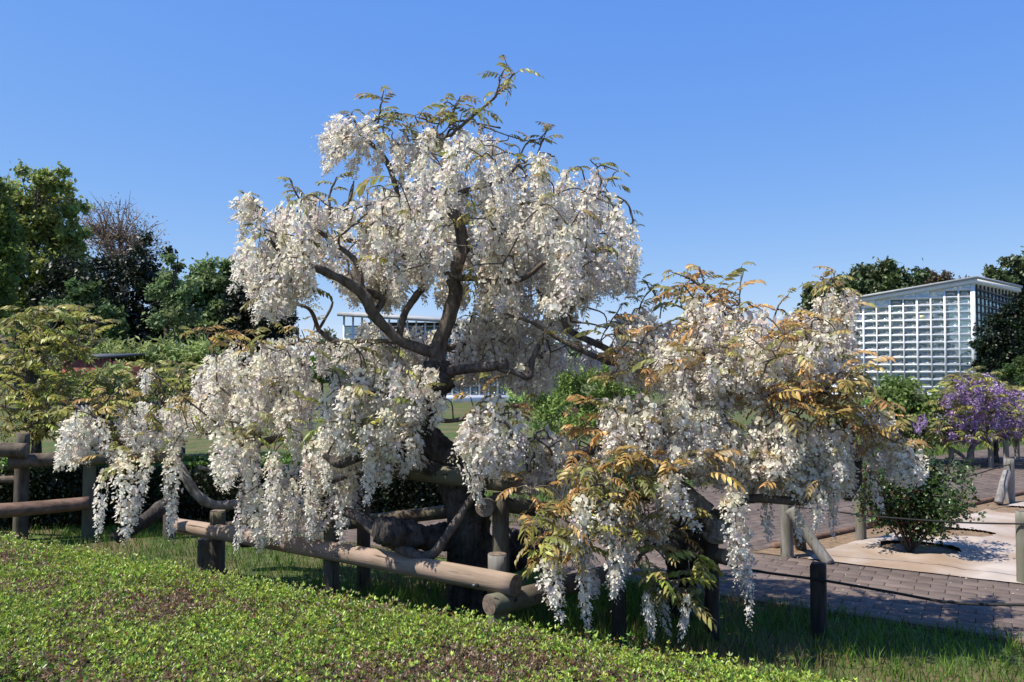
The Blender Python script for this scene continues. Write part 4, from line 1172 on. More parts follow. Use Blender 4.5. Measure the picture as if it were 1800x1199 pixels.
    def hang_kind(s, lst, nm):
        lst.sort(key=lambda q: q[0])
        for Y, me, loc, rot, sc in lst[:300]:
            o = link(nm, me, None, s.root, loc); o.rotation_euler = rot; o.scale = sc
        rest = lst[300:]
        if rest:
            V, F, Q, C, k, mat = [], [], [], [], 0, None
            for Y, me, loc, rot, sc in rest:
                if me.name not in CACHE:
                    co = np.empty(len(me.vertices) * 3, np.float32); me.vertices.foreach_get('co', co)
                    cl = np.empty(len(me.vertices) * 4, np.float32); me.color_attributes['Col'].data.foreach_get('color', cl)
                    CACHE[me.name] = (co.reshape(-1, 3), cl.reshape(-1, 4)[:, :3], np.array([p.vertices[:] for p in me.polygons if len(p.vertices) == 3]), np.array([p.vertices[:] for p in me.polygons if len(p.vertices) == 4]))
                co, cl, tri, quad = CACHE[me.name]
                mt = np.array(Matrix.LocRotScale(loc, rot, Vector(sc)))
                V.append(co @ mt[:3, :3].T + mt[:3, 3]); C.append(cl); F.append(tri + k); Q.append(quad + k); k += len(co); mat = me.materials[0]
            o = link(nm + '_mass', mesh_np(nm + '_mass', np.concatenate(V), [np.concatenate(F), np.concatenate(Q)], np.concatenate(C)), mat, s.root)
            tag(o, kind='stuff')
    def twigs(s, rbase=0.0032):
        s.hang()
        nodes = [np.array(q) for q in s.nodes]
        parent = [-1] * len(nodes); k0 = len(nodes)
        items = sorted(s.items, key=lambda q: min(((nodes[i] - q) ** 2).sum() for i in range(0, k0, 2)))
        arr = np.array(nodes)
        for q in items:
            up = arr - q
            dist = (up ** 2).sum(1) + 0.15 * np.maximum(0, up[:, 2]) ** 2
            i = int(dist.argmin())
            parent.append(i); arr = np.vstack([arr, q])
        cnt = np.zeros(len(arr))
        for i in range(len(arr) - 1, k0 - 1, -1):
            cnt[i] += 1
            if parent[i] >= 0: cnt[parent[i]] += cnt[i]
        mb = MB()
        for i in range(k0, len(arr)):
            a, b = arr[parent[i]], arr[i]
            L = np.linalg.norm(b - a)
            if L < 0.004: continue
            m = (a + b) / 2 + RNG.normal(0, .10, 3) * L + np.array((0, 0, 0.10 * L))
            r = rbase * (1 + 0.28 * math.sqrt(cnt[i]))
            sweep(mb, [a, m, b], [r * 1.15, r, r * .8], 5, 3, 0, cap=False)
        if mb.n:
            o = rel(link('twigs', mb.mesh('twigs', True), MAT['twig'], s.root)); tag(o, kind='stuff')

# ------------------------------------------------------------------ main wisteria
YM = 5.35
w = Wisteria('white_wisteria', 'tall white flowering wisteria tree with dark gnarled trunk and high crown', (P(830, 1060, YM).x, YM, 0))
# gnarled trunk
w.limb([(838, 1105, 5.42, 56), (832, 1050, 5.42, 47), (828, 960, 5.42, 43), (818, 880, 5.42, 42), (788, 815, 5.42, 33), (752, 770, 5.42, 28), (742, 735, 5.42, 26), (755, 700, 5.42, 27),
        (765, 672, 5.42, 35), (768, 650, 5.42, 33), (768, 634, 5.42, 22)], 'gnarl', 'trunk', 56, .26, 7, .09, 16)
w.limb([(735, 740, 5.35, 14), (705, 765, 5.3, 14), (712, 800, 5.3, 14), (760, 825, 5.32, 17), (815, 850, 5.35, 20)], 'gnarl', 'root_knot', 30, .34, 9, .12, 14, node=False)
w.limb([(800, 945, 5.4, 27), (740, 944, 5.25, 27), (690, 936, 5.05, 27), (664, 935, 4.98, 24)], 'gnarl', 'cut_stub', 32, .32, 9, .08, 14, node=False)
w.limb([(560, 895, 5.6, 9), (625, 905, 5.4, 11), (680, 950, 5.15, 12), (750, 978, 5.05, 11), (790, 935, 5.0, 9), (860, 828, 5.0, 7)], 'bark', 'vine_loop', 10, .15, 9, 0, 8, node=False)
w.limb([(850, 985, 5.6, 30), (900, 965, 5.8, 38), (945, 955, 6.0, 30), (985, 962, 6.2, 20)], 'gnarl', 'root_knot', 30, .38, 9, .14, 14, node=False)
# upper limbs
w.limb([(768, 640, 5.42, 19), (774, 600, 5.42, 16), (790, 555, 5.42, 16), (801, 515, 5.42, 15), (796, 485, 5.42, 14), (812, 445, 5.42, 13), (808, 395, 5.42, 12), (797, 375, 5.42, 11), (775, 352, 5.45, 9)], sides=14)
w.limb([(775, 352, 5.45, 8), (755, 330, 5.45, 6), (735, 320, 5.5, 5), (700, 345, 5.4, 4)])
w.limb([(785, 362, 5.45, 8), (740, 345, 5.45, 5), (742, 305, 5.45, 5), (752, 262, 5.45, 4), (790, 240, 5.5, 3)])
w.limb([(742, 300, 5.45, 5), (735, 280, 5.4, 4), (731, 255, 5.4, 3)])
w.limb([(800, 375, 5.42, 9), (809, 382, 5.42, 11), (811, 379, 5.42, 9)], node=False)
w.limb([(780, 348, 5.45, 6), (835, 330, 5.4, 5), (880, 318, 5.35, 5), (915, 285, 5.35, 3.5)])
w.limb([(798, 488, 5.4, 9), (830, 489, 5.3, 7), (870, 496, 5.2, 6.5), (920, 489, 5.1, 6), (955, 462, 5.05, 5), (985, 436, 5.05, 3.5)], sides=9)
w.limb([(955, 462, 5.05, 4), (985, 458, 5.0, 2.5)], node=False)
w.limb([(812, 440, 5.45, 8), (850, 445, 5.6, 7), (905, 440, 5.7, 6), (960, 400, 5.8, 5), (1010, 365, 5.8, 6), (1060, 350, 5.8, 4)])
w.limb([(796, 480, 5.42, 8), (740, 465, 5.5, 7), (690, 440, 5.6, 6), (630, 425, 5.6, 5), (575, 420, 5.7, 4)])
w.limb([(765, 622, 5.4, 13), (735, 612, 5.36, 11), (700, 597, 5.3, 11), (668, 566, 5.25, 11), (652, 545, 5.22, 11), (640, 520, 5.2, 12), (612, 498, 5.18, 10), (575, 480, 5.15, 9), (545, 466, 5.1, 8)], sides=14, amp=.2)
w.limb([(652, 560, 5.24, 9), (672, 530, 5.3, 7), (665, 520, 5.3, 8), (645, 514, 5.25, 8)], node=False)
w.limb([(545, 466, 5.1, 6), (500, 450, 5.1, 4.5), (470, 415, 5.1, 3.5), (450, 390, 5.15, 2.5)])
w.limb([(640, 520, 5.2, 6), (625, 460, 5.25, 6), (590, 430, 5.3, 5), (545, 395, 5.3, 4), (510, 380, 5.3, 3)])
w.limb([(700, 595, 5.32, 8), (712, 550, 5.35, 7), (735, 515, 5.4, 8), (745, 500, 5.4, 6), (735, 440, 5.4, 4)])
w.limb([(700, 345, 5.4, 5), (683, 290, 5.35, 6), (655, 255, 5.35, 5), (632, 240, 5.35, 3.5)])
w.limb([(665, 265, 5.35, 3), (675, 240, 5.35, 2.5), (672, 222, 5.35, 2)], node=False)
w.limb([(790, 652, 5.36, 10), (830, 648, 5.3, 10), (875, 643, 5.22, 10), (893, 640, 5.2, 9)], sides=14)
w.limb([(875, 648, 5.22, 6), (905, 655, 5.2, 6), (930, 662, 5.2, 8), (935, 635, 5.2, 7), (948, 605, 5.2, 5)])
w.limb([(760, 610, 5.6, 7), (790, 612, 5.9, 7), (840, 595, 6.1, 5), (900, 580, 6.2, 4)])
w.limb([(740, 745, 5.4, 10), (690, 785, 5.25, 9), (640, 800, 5.2, 9), (598, 815, 5.15, 10), (570, 800, 5.2, 6)])
w.limb([(745, 735, 5.35, 6), (790, 740, 5.1, 5), (830, 735, 5.0, 4), (880, 745, 4.95, 3)])
w.limb([(735, 730, 5.35, 6), (700, 700, 5.2, 5), (640, 690, 5.1, 4), (600, 700, 5.05, 3)])
w.limb([(560, 580, 6.2, 5), (545, 545, 6.1, 4), (515, 532, 6.0, 3.5)], node=False)
w.limb([(560, 580, 6.2, 3), (580, 545, 6.2, 3), (585, 530, 6.2, 2)], node=False)
w.limb([(700, 600, 5.6, 5), (640, 600, 6.0, 5), (590, 600, 6.2, 5), (562, 582, 6.2, 5)])

w.holes = [[(562, 304), (612, 312), (648, 318), (640, 348), (608, 362), (575, 345)], [(602, 434), (634, 436), (628, 462), (600, 456)],
           [(556, 500), (600, 512), (620, 550), (590, 570), (545, 556)], [(826, 332), (850, 338), (844, 372), (820, 368)], [(655, 240), (668, 250), (700, 282), (686, 312), (648, 300)],
           [(705, 530), (765, 530), (775, 558), (700, 565)], [(1005, 500), (1020, 495), (1018, 535), (1002, 530)]]
w.front = [[(795, 370), (825, 370), (832, 470), (820, 600), (775, 640), (760, 600), (790, 520), (785, 480)], [(540, 455), (640, 490), (720, 595), (690, 600), (620, 530), (545, 480)],
           [(830, 480), (920, 480), (990, 430), (992, 465), (925, 505), (830, 505)], [(645, 240), (700, 330), (680, 340), (640, 250)], [(710, 500), (752, 490), (725, 590), (700, 590)]]
crown = [(425, 420), (445, 385), (500, 350), (560, 352), (620, 378), (645, 330), (690, 290), (720, 262), (790, 240), (850, 238), (880, 265), (940, 262), (990, 285), (1060, 300), (1095, 330), (1112, 370),
         (1120, 450), (1116, 512), (1085, 520), (1050, 508), (1000, 525), (960, 510), (900, 505), (850, 490), (800, 480), (740, 485), (700, 505), (640, 475), (600, 450), (560, 470), (540, 500), (515, 545), (475, 570), (450, 525), (430, 480)]
w.fill(crown, 178, (60, 155), YM, 0.72)
w.fill([(690, 238), (760, 225), (860, 225), (875, 262), (760, 285), (700, 305)], 18, (30, 65), 5.35, .3)
w.fill([(500, 345), (560, 345), (650, 355), (660, 400), (520, 395)], 12, (40, 70), 5.3, .3)
w.fill([(560, 440), (730, 440), (715, 545), (640, 545), (600, 520)], 16, (60, 100), 5.65, .3)
w.fill([(840, 480), (1000, 500), (1010, 600), (850, 600)], 26, (60, 110), 5.7, .4)
w.fill([(690, 645), (775, 650), (765, 725), (700, 745)], 14, (35, 60), 5.02, .12)
w.fill([(630, 640), (715, 640), (700, 705), (635, 725)], 14, (40, 70), 5.2, .2)
w.fill([(560, 640), (650, 650), (665, 810), (575, 830)], 26, (60, 110), 5.5, .3)
w.fill([(905, 755), (1040, 765), (1050, 800), (1000, 880), (925, 870)], 18, (50, 95), 5.35, .3, (1, 2, 4))
w.fill([(640, 750), (745, 740), (740, 815), (660, 850)], 16, (40, 70), 5.1, .15, (0, 1, 4))
w.leaves([(560, 640), (760, 650), (740, 760), (580, 800)], 34, ('olive', 'green', 'young'), (.5, .85), 5.1, .3)
w.leaves([(800, 660), (900, 660), (930, 760), (1040, 790), (1040, 850), (900, 860)], 30, ('olive', 'bronze', 'young'), (.5, .8), 5.2, .3)
w.leaves(crown, 46, ('young', 'young', 'olive'), (.7, 1.1), 5.2, .6)
w.fill([(428, 420), (560, 390), (548, 470), (528, 520), (505, 558), (470, 568), (446, 530), (430, 500)], 16, (90, 140), 5.25, 0.4)
w.fill([(640, 420), (765, 420), (755, 500), (720, 545), (650, 530)], 13, (80, 120), 5.5, 0.5)
w.fill([(765, 430), (850, 430), (850, 530), (770, 540)], 8, (80, 110), 5.75, 0.25)
w.fill([(830, 390), (1112, 370), (1112, 512), (1045, 515), (1015, 550), (960, 555), (930, 505), (900, 545), (850, 560)], 44, (90, 160), YM, 0.75, (0, 1, 2, 2))
w.fill([(565, 440), (620, 440), (612, 500), (598, 550), (576, 540)], 5, (70, 100), 5.3, .3, (2,))
for x, y, L, tl in [(655, 240, 60, 1.1), (640, 225, 55, 1.35), (650, 238, 70, .95), (615, 232, 62, 1.25), (605, 215, 40, 1.3), (640, 245, 75, .6), (625, 250, 60, .8), (600, 245, 50, 1.0), (600, 262, 50, .5),
                    (632, 250, 52, .05), (640, 252, 45, 0), (664, 268, 48, .05), (590, 238, 40, 1.4), (660, 228, 45, .9), (675, 232, 50, .3), (690, 250, 50, -.2), (620, 215, 36, 1.0), (585, 275, 40, .7), (655, 215, 40, 1.2), (700, 262, 50, .1), (610, 250, 60, 1.0)]:
    w.raceme(x + random.uniform(-4, 4), y + random.uniform(-4, 4), 5.35 + random.uniform(-.18, .18), L, random.choice((0, 1, 3, 4)), .85, None, tl)
for x, y, L, tl in [(448, 350, 45, .9), (455, 362, 55, .8), (440, 345, 40, .7), (462, 372, 50, .5), (435, 360, 45, .4), (450, 375, 60, .3)]:
    w.raceme(x, y, 5.15 + random.uniform(-.1, .1), L, random.choice((0, 4)), .8, None, tl)
w.fill([(600, 600), (640, 568), (700, 570), (765, 578), (765, 660), (700, 690), (620, 670)], 70, (40, 75), 6.2, 0.4)
w.fill([(790, 565), (830, 545), (880, 530), (930, 560), (1000, 600), (1085, 610), (1075, 650), (975, 650), (955, 690), (930, 700), (880, 660), (800, 680)], 84, (60, 110), 5.9, 0.5)
w.fill([(505, 570), (560, 565), (600, 600), (640, 650), (600, 680), (560, 650)], 6, (40, 60), 6.2, .2)
w.fill([(565, 690), (640, 660), (740, 672), (738, 740), (700, 765), (670, 810), (600, 800), (565, 780)], 16, (60, 100), 5.1, 0.25)
w.fill([(800, 690), (905, 690), (925, 800), (900, 840), (835, 820), (800, 760)], 14, (80, 120), 4.95, 0.25)
w.fill([(930, 750), (1000, 760), (1040, 790), (1000, 860), (940, 860)], 9, (60, 90), 5.5, 0.3, (1, 2))
for x, y, Y, L, k in [(820, 790, 4.8, 108, 0), (658, 790, 5.0, 100, 0), (775, 700, 5.0, 60, 0), (715, 710, 5.1, 80, 1), (865, 745, 4.85, 100, 0), (900, 760, 4.85, 85, 0)]:
    w.raceme(x, y, Y, L, k, .85)
# bronze leaf tufts and shoots
w.leaves([(720, 205), (790, 175), (830, 200), (820, 235), (770, 260), (722, 245)], 30, 'young', (1.0, 1.5), 5.4, .2, .6)
w.leaves([(640, 200), (700, 195), (705, 240), (660, 240)], 12, 'young', (.9, 1.3), 5.35, .15, .6)
w.leaves([(850, 250), (960, 240), (1000, 290), (940, 330), (860, 300)], 14, ('olive', 'young'), (.5, .8), 5.3, .4)
w.leaves([(1035, 280), (1075, 268), (1105, 320), (1060, 340)], 10, ('olive', 'young'), (.5, .8), 5.3, .2)
w.leaves([(600, 380), (690, 370), (680, 410), (600, 410)], 7, ('olive', 'young'), (.5, .8), 5.0, .2)
w.leaves([(440, 400), (560, 370), (600, 420), (480, 440)], 7, 'young', (.6, .9), 5.0, .3)
w.leaves([(720, 330), (1080, 310), (1100, 420), (800, 480), (700, 420)], 22, ('young', 'olive'), (.5, .85), 5.1, .5)
w.leaves([(930, 520), (1120, 520), (1130, 600), (1000, 620), (930, 580)], 26, ('olive', 'bronze', 'young'), (.5, .85), 5.3, .35)
w.leaves([(560, 700), (650, 680), (690, 740), (620, 790), (560, 760)], 16, ('olive', 'green'), (.5, .8), 5.05, .25)
w.leaves([(600, 600), (720, 590), (720, 640), (600, 640)], 9, ('olive', 'green'), (.5, .8), 5.4, .25)
w.leaves([(820, 660), (920, 660), (940, 740), (880, 760), (820, 700)], 14, ('olive', 'bronze'), (.5, .8), 5.1, .25)
w.leaves([(930, 765), (1040, 770), (1040, 850), (960, 860)], 12, ('olive', 'bronze'), (.6, .9), 5.2, .25)
w.shoot([(790, 240, 5.45), (830, 205, 5.4), (870, 170, 5.4), (905, 128, 5.4)], 'young', 13, (0.87, 1.38), 4)
w.shoot([(870, 170, 5.4), (880, 140, 5.4), (890, 112, 5.4)], 'young', 5, (0.87, 1.30), 2)
w.shoot([(800, 235, 5.4), (795, 205, 5.4), (810, 172, 5.4)], 'young', 7, (0.87, 1.30), 3)
w.shoot([(662, 230, 5.35), (668, 195, 5.35), (674, 162, 5.35)], 'young', 7, (0.87, 1.45), 2.2)
w.shoot([(635, 242, 5.35), (622, 212, 5.3), (618, 196, 5.3)], 'young', 4, (0.72, 1.01), 2)
w.shoot([(540, 365, 5.2), (520, 340, 5.2), (508, 312, 5.2)], 'olive', 7, (.4, .6), 3)
w.shoot([(580, 385, 5.2), (580, 340, 5.2), (592, 312, 5.2)], 'young', 6, (0.72, 1.16), 3)
w.shoot([(605, 375, 5.2), (617, 345, 5.2), (622, 318, 5.2)], 'young', 2, (0.58, 0.72), 5)
w.shoot([(468, 372, 5.15), (440, 352, 5.15), (424, 336, 5.15)], 'young', 4, (0.58, 0.87), 2.5)
w.shoot([(880, 225, 5.4), (840, 218, 5.4), (930, 248, 5.4), (968, 226, 5.4)], 'young', 9, (0.65, 1.01), 2)
w.shoot([(945, 270, 5.4), (955, 245, 5.4), (962, 228, 5.4)], 'young', 6, (0.65, 1.01), 2)
w.shoot([(1085, 345, 5.4), (1105, 360, 5.4), (1117, 400, 5.4)], 'young', 5, (0.58, 0.87), 2)
w.shoot([(560, 580, 6.2), (552, 560, 6.2), (545, 540, 6.2)], 'young', 5, (0.58, 0.87), 2.5)
w.twigs()
main_w = w

# ------------------------------------------------------------------ left wisteria
w = Wisteria('white_wisteria', 'low white wisteria spilling long racemes over the log rail at left', (P(330, 900, 6.5).x, 6.5, 0))
w.limb([(430, 960, 6.7, 16), (436, 900, 6.7, 16), (440, 840, 6.6, 14), (448, 780, 6.5, 12), (450, 720, 6.5, 9), (452, 650, 6.5, 6), (440, 610, 6.5, 4)], 'gnarl', 'trunk', 16, .2, 7, .05)
w.limb([(440, 880, 6.4, 10), (420, 886, 6.2, 10), (375, 887, 6.1, 9), (345, 868, 6.05, 10), (325, 835, 6.05, 9), (300, 800, 6.1, 7), (255, 785, 6.1, 5), (210, 772, 6.1, 4)], 'silver', 'limb', 12, .25, 9)
w.limb([(430, 828, 6.3, 4), (385, 828, 6.2, 4), (350, 822, 6.2, 4)], 'silver', 'limb', 8, .2, 9)
w.limb([(448, 790, 6.5, 8), (400, 770, 6.3, 6), (330, 755, 6.1, 5), (250, 750, 6.0, 5), (180, 740, 6.0, 4), (130, 712, 6.0, 3)])
w.limb([(448, 780, 6.5, 8), (500, 770, 6.2, 7), (560, 780, 5.9, 6), (600, 800, 5.7, 4), (630, 830, 5.6, 3)])
w.limb([(450, 730, 6.4, 6), (490, 690, 6.2, 5), (530, 640, 6.2, 4), (550, 610, 6.2, 3)])
w.limb([(450, 730, 6.4, 6), (410, 690, 6.2, 5), (380, 640, 6.2, 4), (370, 600, 6.2, 3)])
w.limb([(395, 755, 5.8, 2.2), (340, 712, 5.7, 2), (268, 655, 5.65, 1.2)], 'twig')
w.limb([(470, 870, 6.3, 6), (520, 860, 6.0, 5), (570, 850, 5.8, 4), (610, 840, 5.7, 3)], 'bark')
w.fill([(352, 640), (400, 600), (480, 582), (545, 600), (568, 660), (545, 760), (480, 760), (400, 745), (345, 700)], 62, (60, 110), 6.1, 0.55)
w.fill([(285, 705), (350, 690), (420, 720), (400, 760), (300, 770)], 14, (40, 70), 6.0, 0.3)
w.fill([(108, 722), (150, 700), (190, 720), (175, 760), (150, 830), (120, 820)], 10, (60, 100), 5.95, 0.15, (0, 0, 1), wide=.9)
w.fill([(190, 725), (290, 700), (330, 740), (320, 790), (220, 790)], 16, (40, 75), 6.0, 0.25)
w.fill([(370, 745), (450, 740), (560, 760), (620, 730), (650, 770), (640, 860), (610, 940), (560, 930), (540, 950), (430, 960), (420, 900), (445, 860), (400, 850), (375, 820)], 36, (80, 150), 5.75, 0.35)
for x, y, Y, L, k, wd in [(135, 728, 5.75, 100, 0, 1.1), (176, 735, 5.8, 90, 1, .8), (182, 830, 5.65, 115, 1, .7), (215, 800, 5.6, 148, 0, 1.15), (262, 785, 5.65, 170, 1, .85), (305, 785, 5.65, 175, 1, .95),
                          (258, 652, 5.65, 45, 0, .8), (392, 745, 5.5, 120, 0, 1.15), (410, 765, 5.5, 100, 0, 1.0), (600, 850, 5.4, 98, 1, 1.0), (425, 870, 5.5, 100, 2, .8), (515, 845, 5.45, 118, 2, .9),
                          (480, 800, 5.4, 150, 1, .9), (545, 810, 5.4, 145, 1, .9), (575, 760, 5.3, 110, 0, 1.0), (500, 700, 5.6, 110, 0, 1.0), (420, 640, 5.7, 110, 0, 1.0), (470, 620, 5.7, 120, 0, 1.0), (380, 650, 5.8, 90, 0, 1)]:
    w.raceme(x, y, Y, L, k, wd)
w.leaves([(345, 575), (390, 565), (410, 600), (380, 620), (345, 600)], 14, ('bronze', 'olive'), (.6, .9), 6.0, .15, .5)
w.leaves([(420, 590), (530, 575), (550, 620), (440, 630)], 18, ('olive', 'bronze'), (.5, .8), 6.0, .3, .4)
w.leaves([(105, 700), (200, 680), (230, 720), (130, 740)], 18, ('olive', 'green', 'bronze'), (.6, .95), 5.9, .2)
w.leaves([(180, 790), (260, 780), (300, 800), (230, 830), (170, 830)], 20, ('olive', 'green', 'bronze'), (.5, .85), 5.75, .15)
w.leaves([(230, 700), (350, 690), (360, 780), (250, 770)], 20, ('olive', 'green', 'bronze'), (.5, .8), 5.8, .2)
w.leaves([(400, 730), (520, 730), (520, 780), (420, 790)], 18, ('green', 'olive'), (.45, .75), 5.5, .2)
w.leaves([(320, 700), (560, 640), (560, 720), (400, 760)], 14, ('green', 'olive'), (.45, .7), 5.8, .3)
w.twigs()

# ------------------------------------------------------------------ green leaved wisterias behind the left fence
w = Wisteria('green_wisteria', 'green leaved wisteria bush rising above the log fence at left edge', (P(60, 800, 8.7).x, 8.7, 0))
w.limb([(62, 930, 8.7, 13), (60, 850, 8.7, 12), (64, 770, 8.7, 10), (60, 700, 8.7, 8), (52, 650, 8.7, 6), (70, 610, 8.7, 4), (90, 570, 8.7, 3)], 'gnarl', 'trunk', 14, .2, 6)
w.limb([(60, 700, 8.7, 6), (100, 650, 8.6, 5), (140, 625, 8.6, 3.5), (175, 600, 8.6, 2.5)]); w.limb([(55, 660, 8.7, 5), (20, 620, 8.7, 4), (0, 590, 8.8, 3)])
w.limb([(64, 770, 8.7, 6), (110, 730, 8.5, 5), (150, 710, 8.4, 3)]); w.limb([(64, 760, 8.7, 6), (20, 720, 8.6, 4), (-20, 710, 8.6, 3)])
w.leaves([(5, 560), (40, 535), (110, 540), (150, 550), (190, 565), (170, 600), (130, 640), (120, 690), (60, 700), (0, 690), (-20, 620)], 210, ('green', 'green', 'olive'), (.8, 1.3), 8.5, .5, .3)
w.leaves([(-20, 680), (140, 690), (150, 740), (90, 775), (-20, 765)], 110, ('green', 'green', 'olive'), (.8, 1.2), 8.4, .4, .2)
w.twigs(.004)
w = Wisteria('green_wisteria', 'low olive green wisteria foliage between fence and white blossoms at left', (P(230, 800, 9.3).x, 9.3, 0))
w.limb([(232, 900, 9.3, 11), (230, 830, 9.3, 10), (236, 770, 9.3, 8), (230, 720, 9.3, 5), (225, 690, 9.3, 3)], 'gnarl', 'trunk', 14, .2, 6)
w.limb([(236, 770, 9.3, 5), (290, 720, 9.1, 4), (330, 690, 9.1, 3)]); w.limb([(236, 770, 9.3, 5), (180, 730, 9.1, 4), (140, 700, 9.1, 3)])
w.leaves([(130, 670), (200, 645), (300, 640), (350, 650), (360, 700), (330, 770), (150, 775), (120, 720)], 270, ('green', 'olive', 'green'), (.8, 1.25), 9.1, .5, .3)
w.twigs(.004)

# ------------------------------------------------------------------ right wisteria
YR = 5.1
w = Wisteria('white_wisteria', 'broad white wisteria with bronze young leaves beside the path at right', (P(1215, 1000, 5.2).x, 5.2, 0))
w.limb([(1195, 1090, 5.35, 24), (1198, 1020, 5.3, 28), (1210, 960, 5.2, 40), (1218, 925, 5.2, 42), (1205, 890, 5.2, 30), (1190, 850, 5.25, 20), (1185, 800, 5.3, 16), (1200, 740, 5.35, 13), (1215, 690, 5.4, 10)], 'gnarl', 'trunk', 40, .38, 8, .12, 14)
w.limb([(1245, 905, 5.0, 18), (1262, 925, 4.95, 24), (1255, 950, 4.97, 18)], 'silver', 'burl', 28, .4, 10, .12, 14, node=False)
w.limb([(1185, 850, 5.1, 16), (1210, 870, 4.98, 18), (1245, 900, 4.95, 17)], 'silver', 'limb', 14, .2, 9)
w.limb([(1265, 905, 4.9, 12), (1295, 885, 4.8, 9), (1330, 876, 4.75, 9), (1380, 880, 4.7, 9), (1420, 879, 4.7, 10), (1468, 868, 4.7, 7)], 'bark', 'limb', 12, .15, 9)
w.limb([(1490, 880, 5.3, 8), (1498, 850, 5.3, 18), (1502, 815, 5.3, 16), (1495, 770, 5.3, 10), (1480, 720, 5.3, 6)], 'gnarl', 'limb', 14, .3, 9)
w.limb([(1215, 690, 5.4, 9), (1190, 650, 5.3, 11), (1140, 650, 5.2, 14), (1100, 640, 5.15, 10), (1060, 632, 5.1, 7), (990, 600, 5.1, 5), (940, 570, 5.1, 4), (890, 552, 5.1, 2.5)], 'bark')
w.limb([(1015, 515, 5.4, 5), (1008, 530, 5.4, 7), (990, 545, 5.4, 12), (965, 530, 5.4, 10), (948, 505, 5.4, 9)], 'bark')
w.limb([(990, 545, 5.4, 8), (1000, 580, 5.35, 7), (1060, 610, 5.3, 7), (1110, 640, 5.2, 8)], 'bark')
w.limb([(1215, 690, 5.4, 9), (1270, 640, 5.4, 7), (1290, 590, 5.35, 5), (1265, 540, 5.3, 3.5), (1225, 495, 5.3, 2)], 'bark')
w.limb([(1270, 640, 5.4, 7), (1340, 600, 5.3, 6), (1420, 570, 5.3, 5), (1460, 530, 5.3, 3), (1475, 500, 5.3, 2)], 'bark')
w.limb([(1215, 700, 5.3, 9), (1300, 690, 5.1, 8), (1400, 700, 5.0, 7), (1480, 720, 4.95, 6), (1560, 770, 4.9, 4), (1590, 800, 4.9, 3)], 'bark')
w.limb([(1195, 780, 5.25, 9), (1130, 760, 5.1, 7), (1090, 720, 5.0, 5), (1080, 690, 5.0, 3)], 'bark')
w.limb([(1190, 830, 5.2, 10), (1120, 790, 5.1, 8), (1060, 785, 5.1, 8), (1000, 815, 5.1, 6)], 'bark')
w.limb([(1210, 880, 5.1, 8), (1160, 880, 4.8, 6), (1100, 870, 4.65, 5), (1040, 890, 4.55, 4), (980, 960, 4.5, 2.5)], 'bark')
w.limb([(1195, 960, 5.1, 8), (1150, 960, 4.8, 5), (1120, 990, 4.65, 4), (1170, 1020, 4.6, 3), (1210, 1050, 4.6, 2)], 'bark')
w.limb([(1195, 800, 5.2, 8), (1260, 790, 4.9, 6), (1340, 800, 4.75, 5), (1440, 810, 4.7, 4)], 'bark')
w.fill([(1085, 600), (1110, 560), (1190, 570), (1230, 520), (1330, 545), (1420, 545), (1482, 525), (1505, 570), (1502, 650), (1400, 700), (1300, 720), (1200, 700), (1130, 680), (1080, 660)], 125, (50, 110), 5.08, 0.42, (0, 0, 1, 2))
w.fill([(1050, 700), (1140, 690), (1240, 700), (1340, 720), (1480, 740), (1560, 770), (1500, 830), (1480, 890), (1400, 870), (1300, 870), (1260, 850), (1180, 830), (1100, 825), (1055, 760)], 80, (70, 115), 4.9, 0.32, (0, 0, 1, 2))
w.fill([(1380, 760), (1500, 770), (1490, 880), (1400, 870), (1310, 870), (1320, 830)], 20, (40, 70), 4.75, 0.15, (0, 0, 1))
w.fill([(1490, 690), (1560, 720), (1620, 830), (1600, 850), (1540, 830)], 12, (50, 90), 4.9, 0.2, (0, 1, 2))
w.fill([(1080, 560), (1140, 540), (1160, 600), (1100, 640)], 12, (50, 90), 5.1, .2, (0, 0, 1))
w.fill([(985, 880), (1060, 860), (1120, 900), (1110, 1000), (1060, 1050), (990, 1040), (960, 980)], 7, (60, 100), 4.6, .2, (0, 1, 2))
w.fill([(1000, 800), (1060, 790), (1080, 880), (1010, 900)], 5, (50, 80), 4.9, .2, (1, 2))
for x, y, Y, L, k, wd in [(965, 985, 4.4, 105, 0, 1.05), (1022, 875, 4.4, 120, 0, .85), (1022, 985, 4.42, 130, 1, .7), (1082, 960, 4.42, 95, 0, .8), (1138, 1045, 4.45, 80, 0, .6), (1208, 1050, 4.5, 80, 1, .55),
                          (1172, 838, 4.5, 108, 0, 1.15), (1185, 835, 4.5, 80, 0, 1), (1288, 858, 4.45, 170, 0, 1.1), (1308, 925, 4.5, 170, 2, .8), (1440, 862, 4.55, 75, 0, .8), (1405, 890, 4.8, 70, 2, .7),
                          (1345, 885, 4.8, 65, 2, .8), (1100, 700, 4.7, 115, 0, 1.1), (1125, 720, 4.7, 100, 0, 1), (1205, 720, 4.7, 90, 0, .9), (1240, 660, 4.8, 110, 0, 1), (1600, 800, 4.75, 50, 0, .9),
                          (1545, 735, 4.7, 40, 0, .9), (1190, 770, 4.65, 75, 0, .9), (1530, 835, 5.0, 70, 2, .6), (1465, 870, 4.9, 80, 2, .6), (1160, 1040, 4.6, 80, 2, .6)]:
    w.raceme(x, y, Y, L, k, wd)
w.fill([(1150, 600), (1480, 590), (1500, 660), (1400, 680), (1180, 700)], 34, (50, 95), 4.75, .12, (0, 0, 1, 3))
w.fill([(1060, 700), (1180, 690), (1300, 720), (1300, 830), (1180, 830), (1070, 790)], 26, (60, 100), 4.68, .12, (0, 0, 3, 1))
w.fill([(1320, 740), (1490, 750), (1490, 850), (1330, 840)], 22, (45, 80), 4.62, .12, (0, 0, 3, 1))
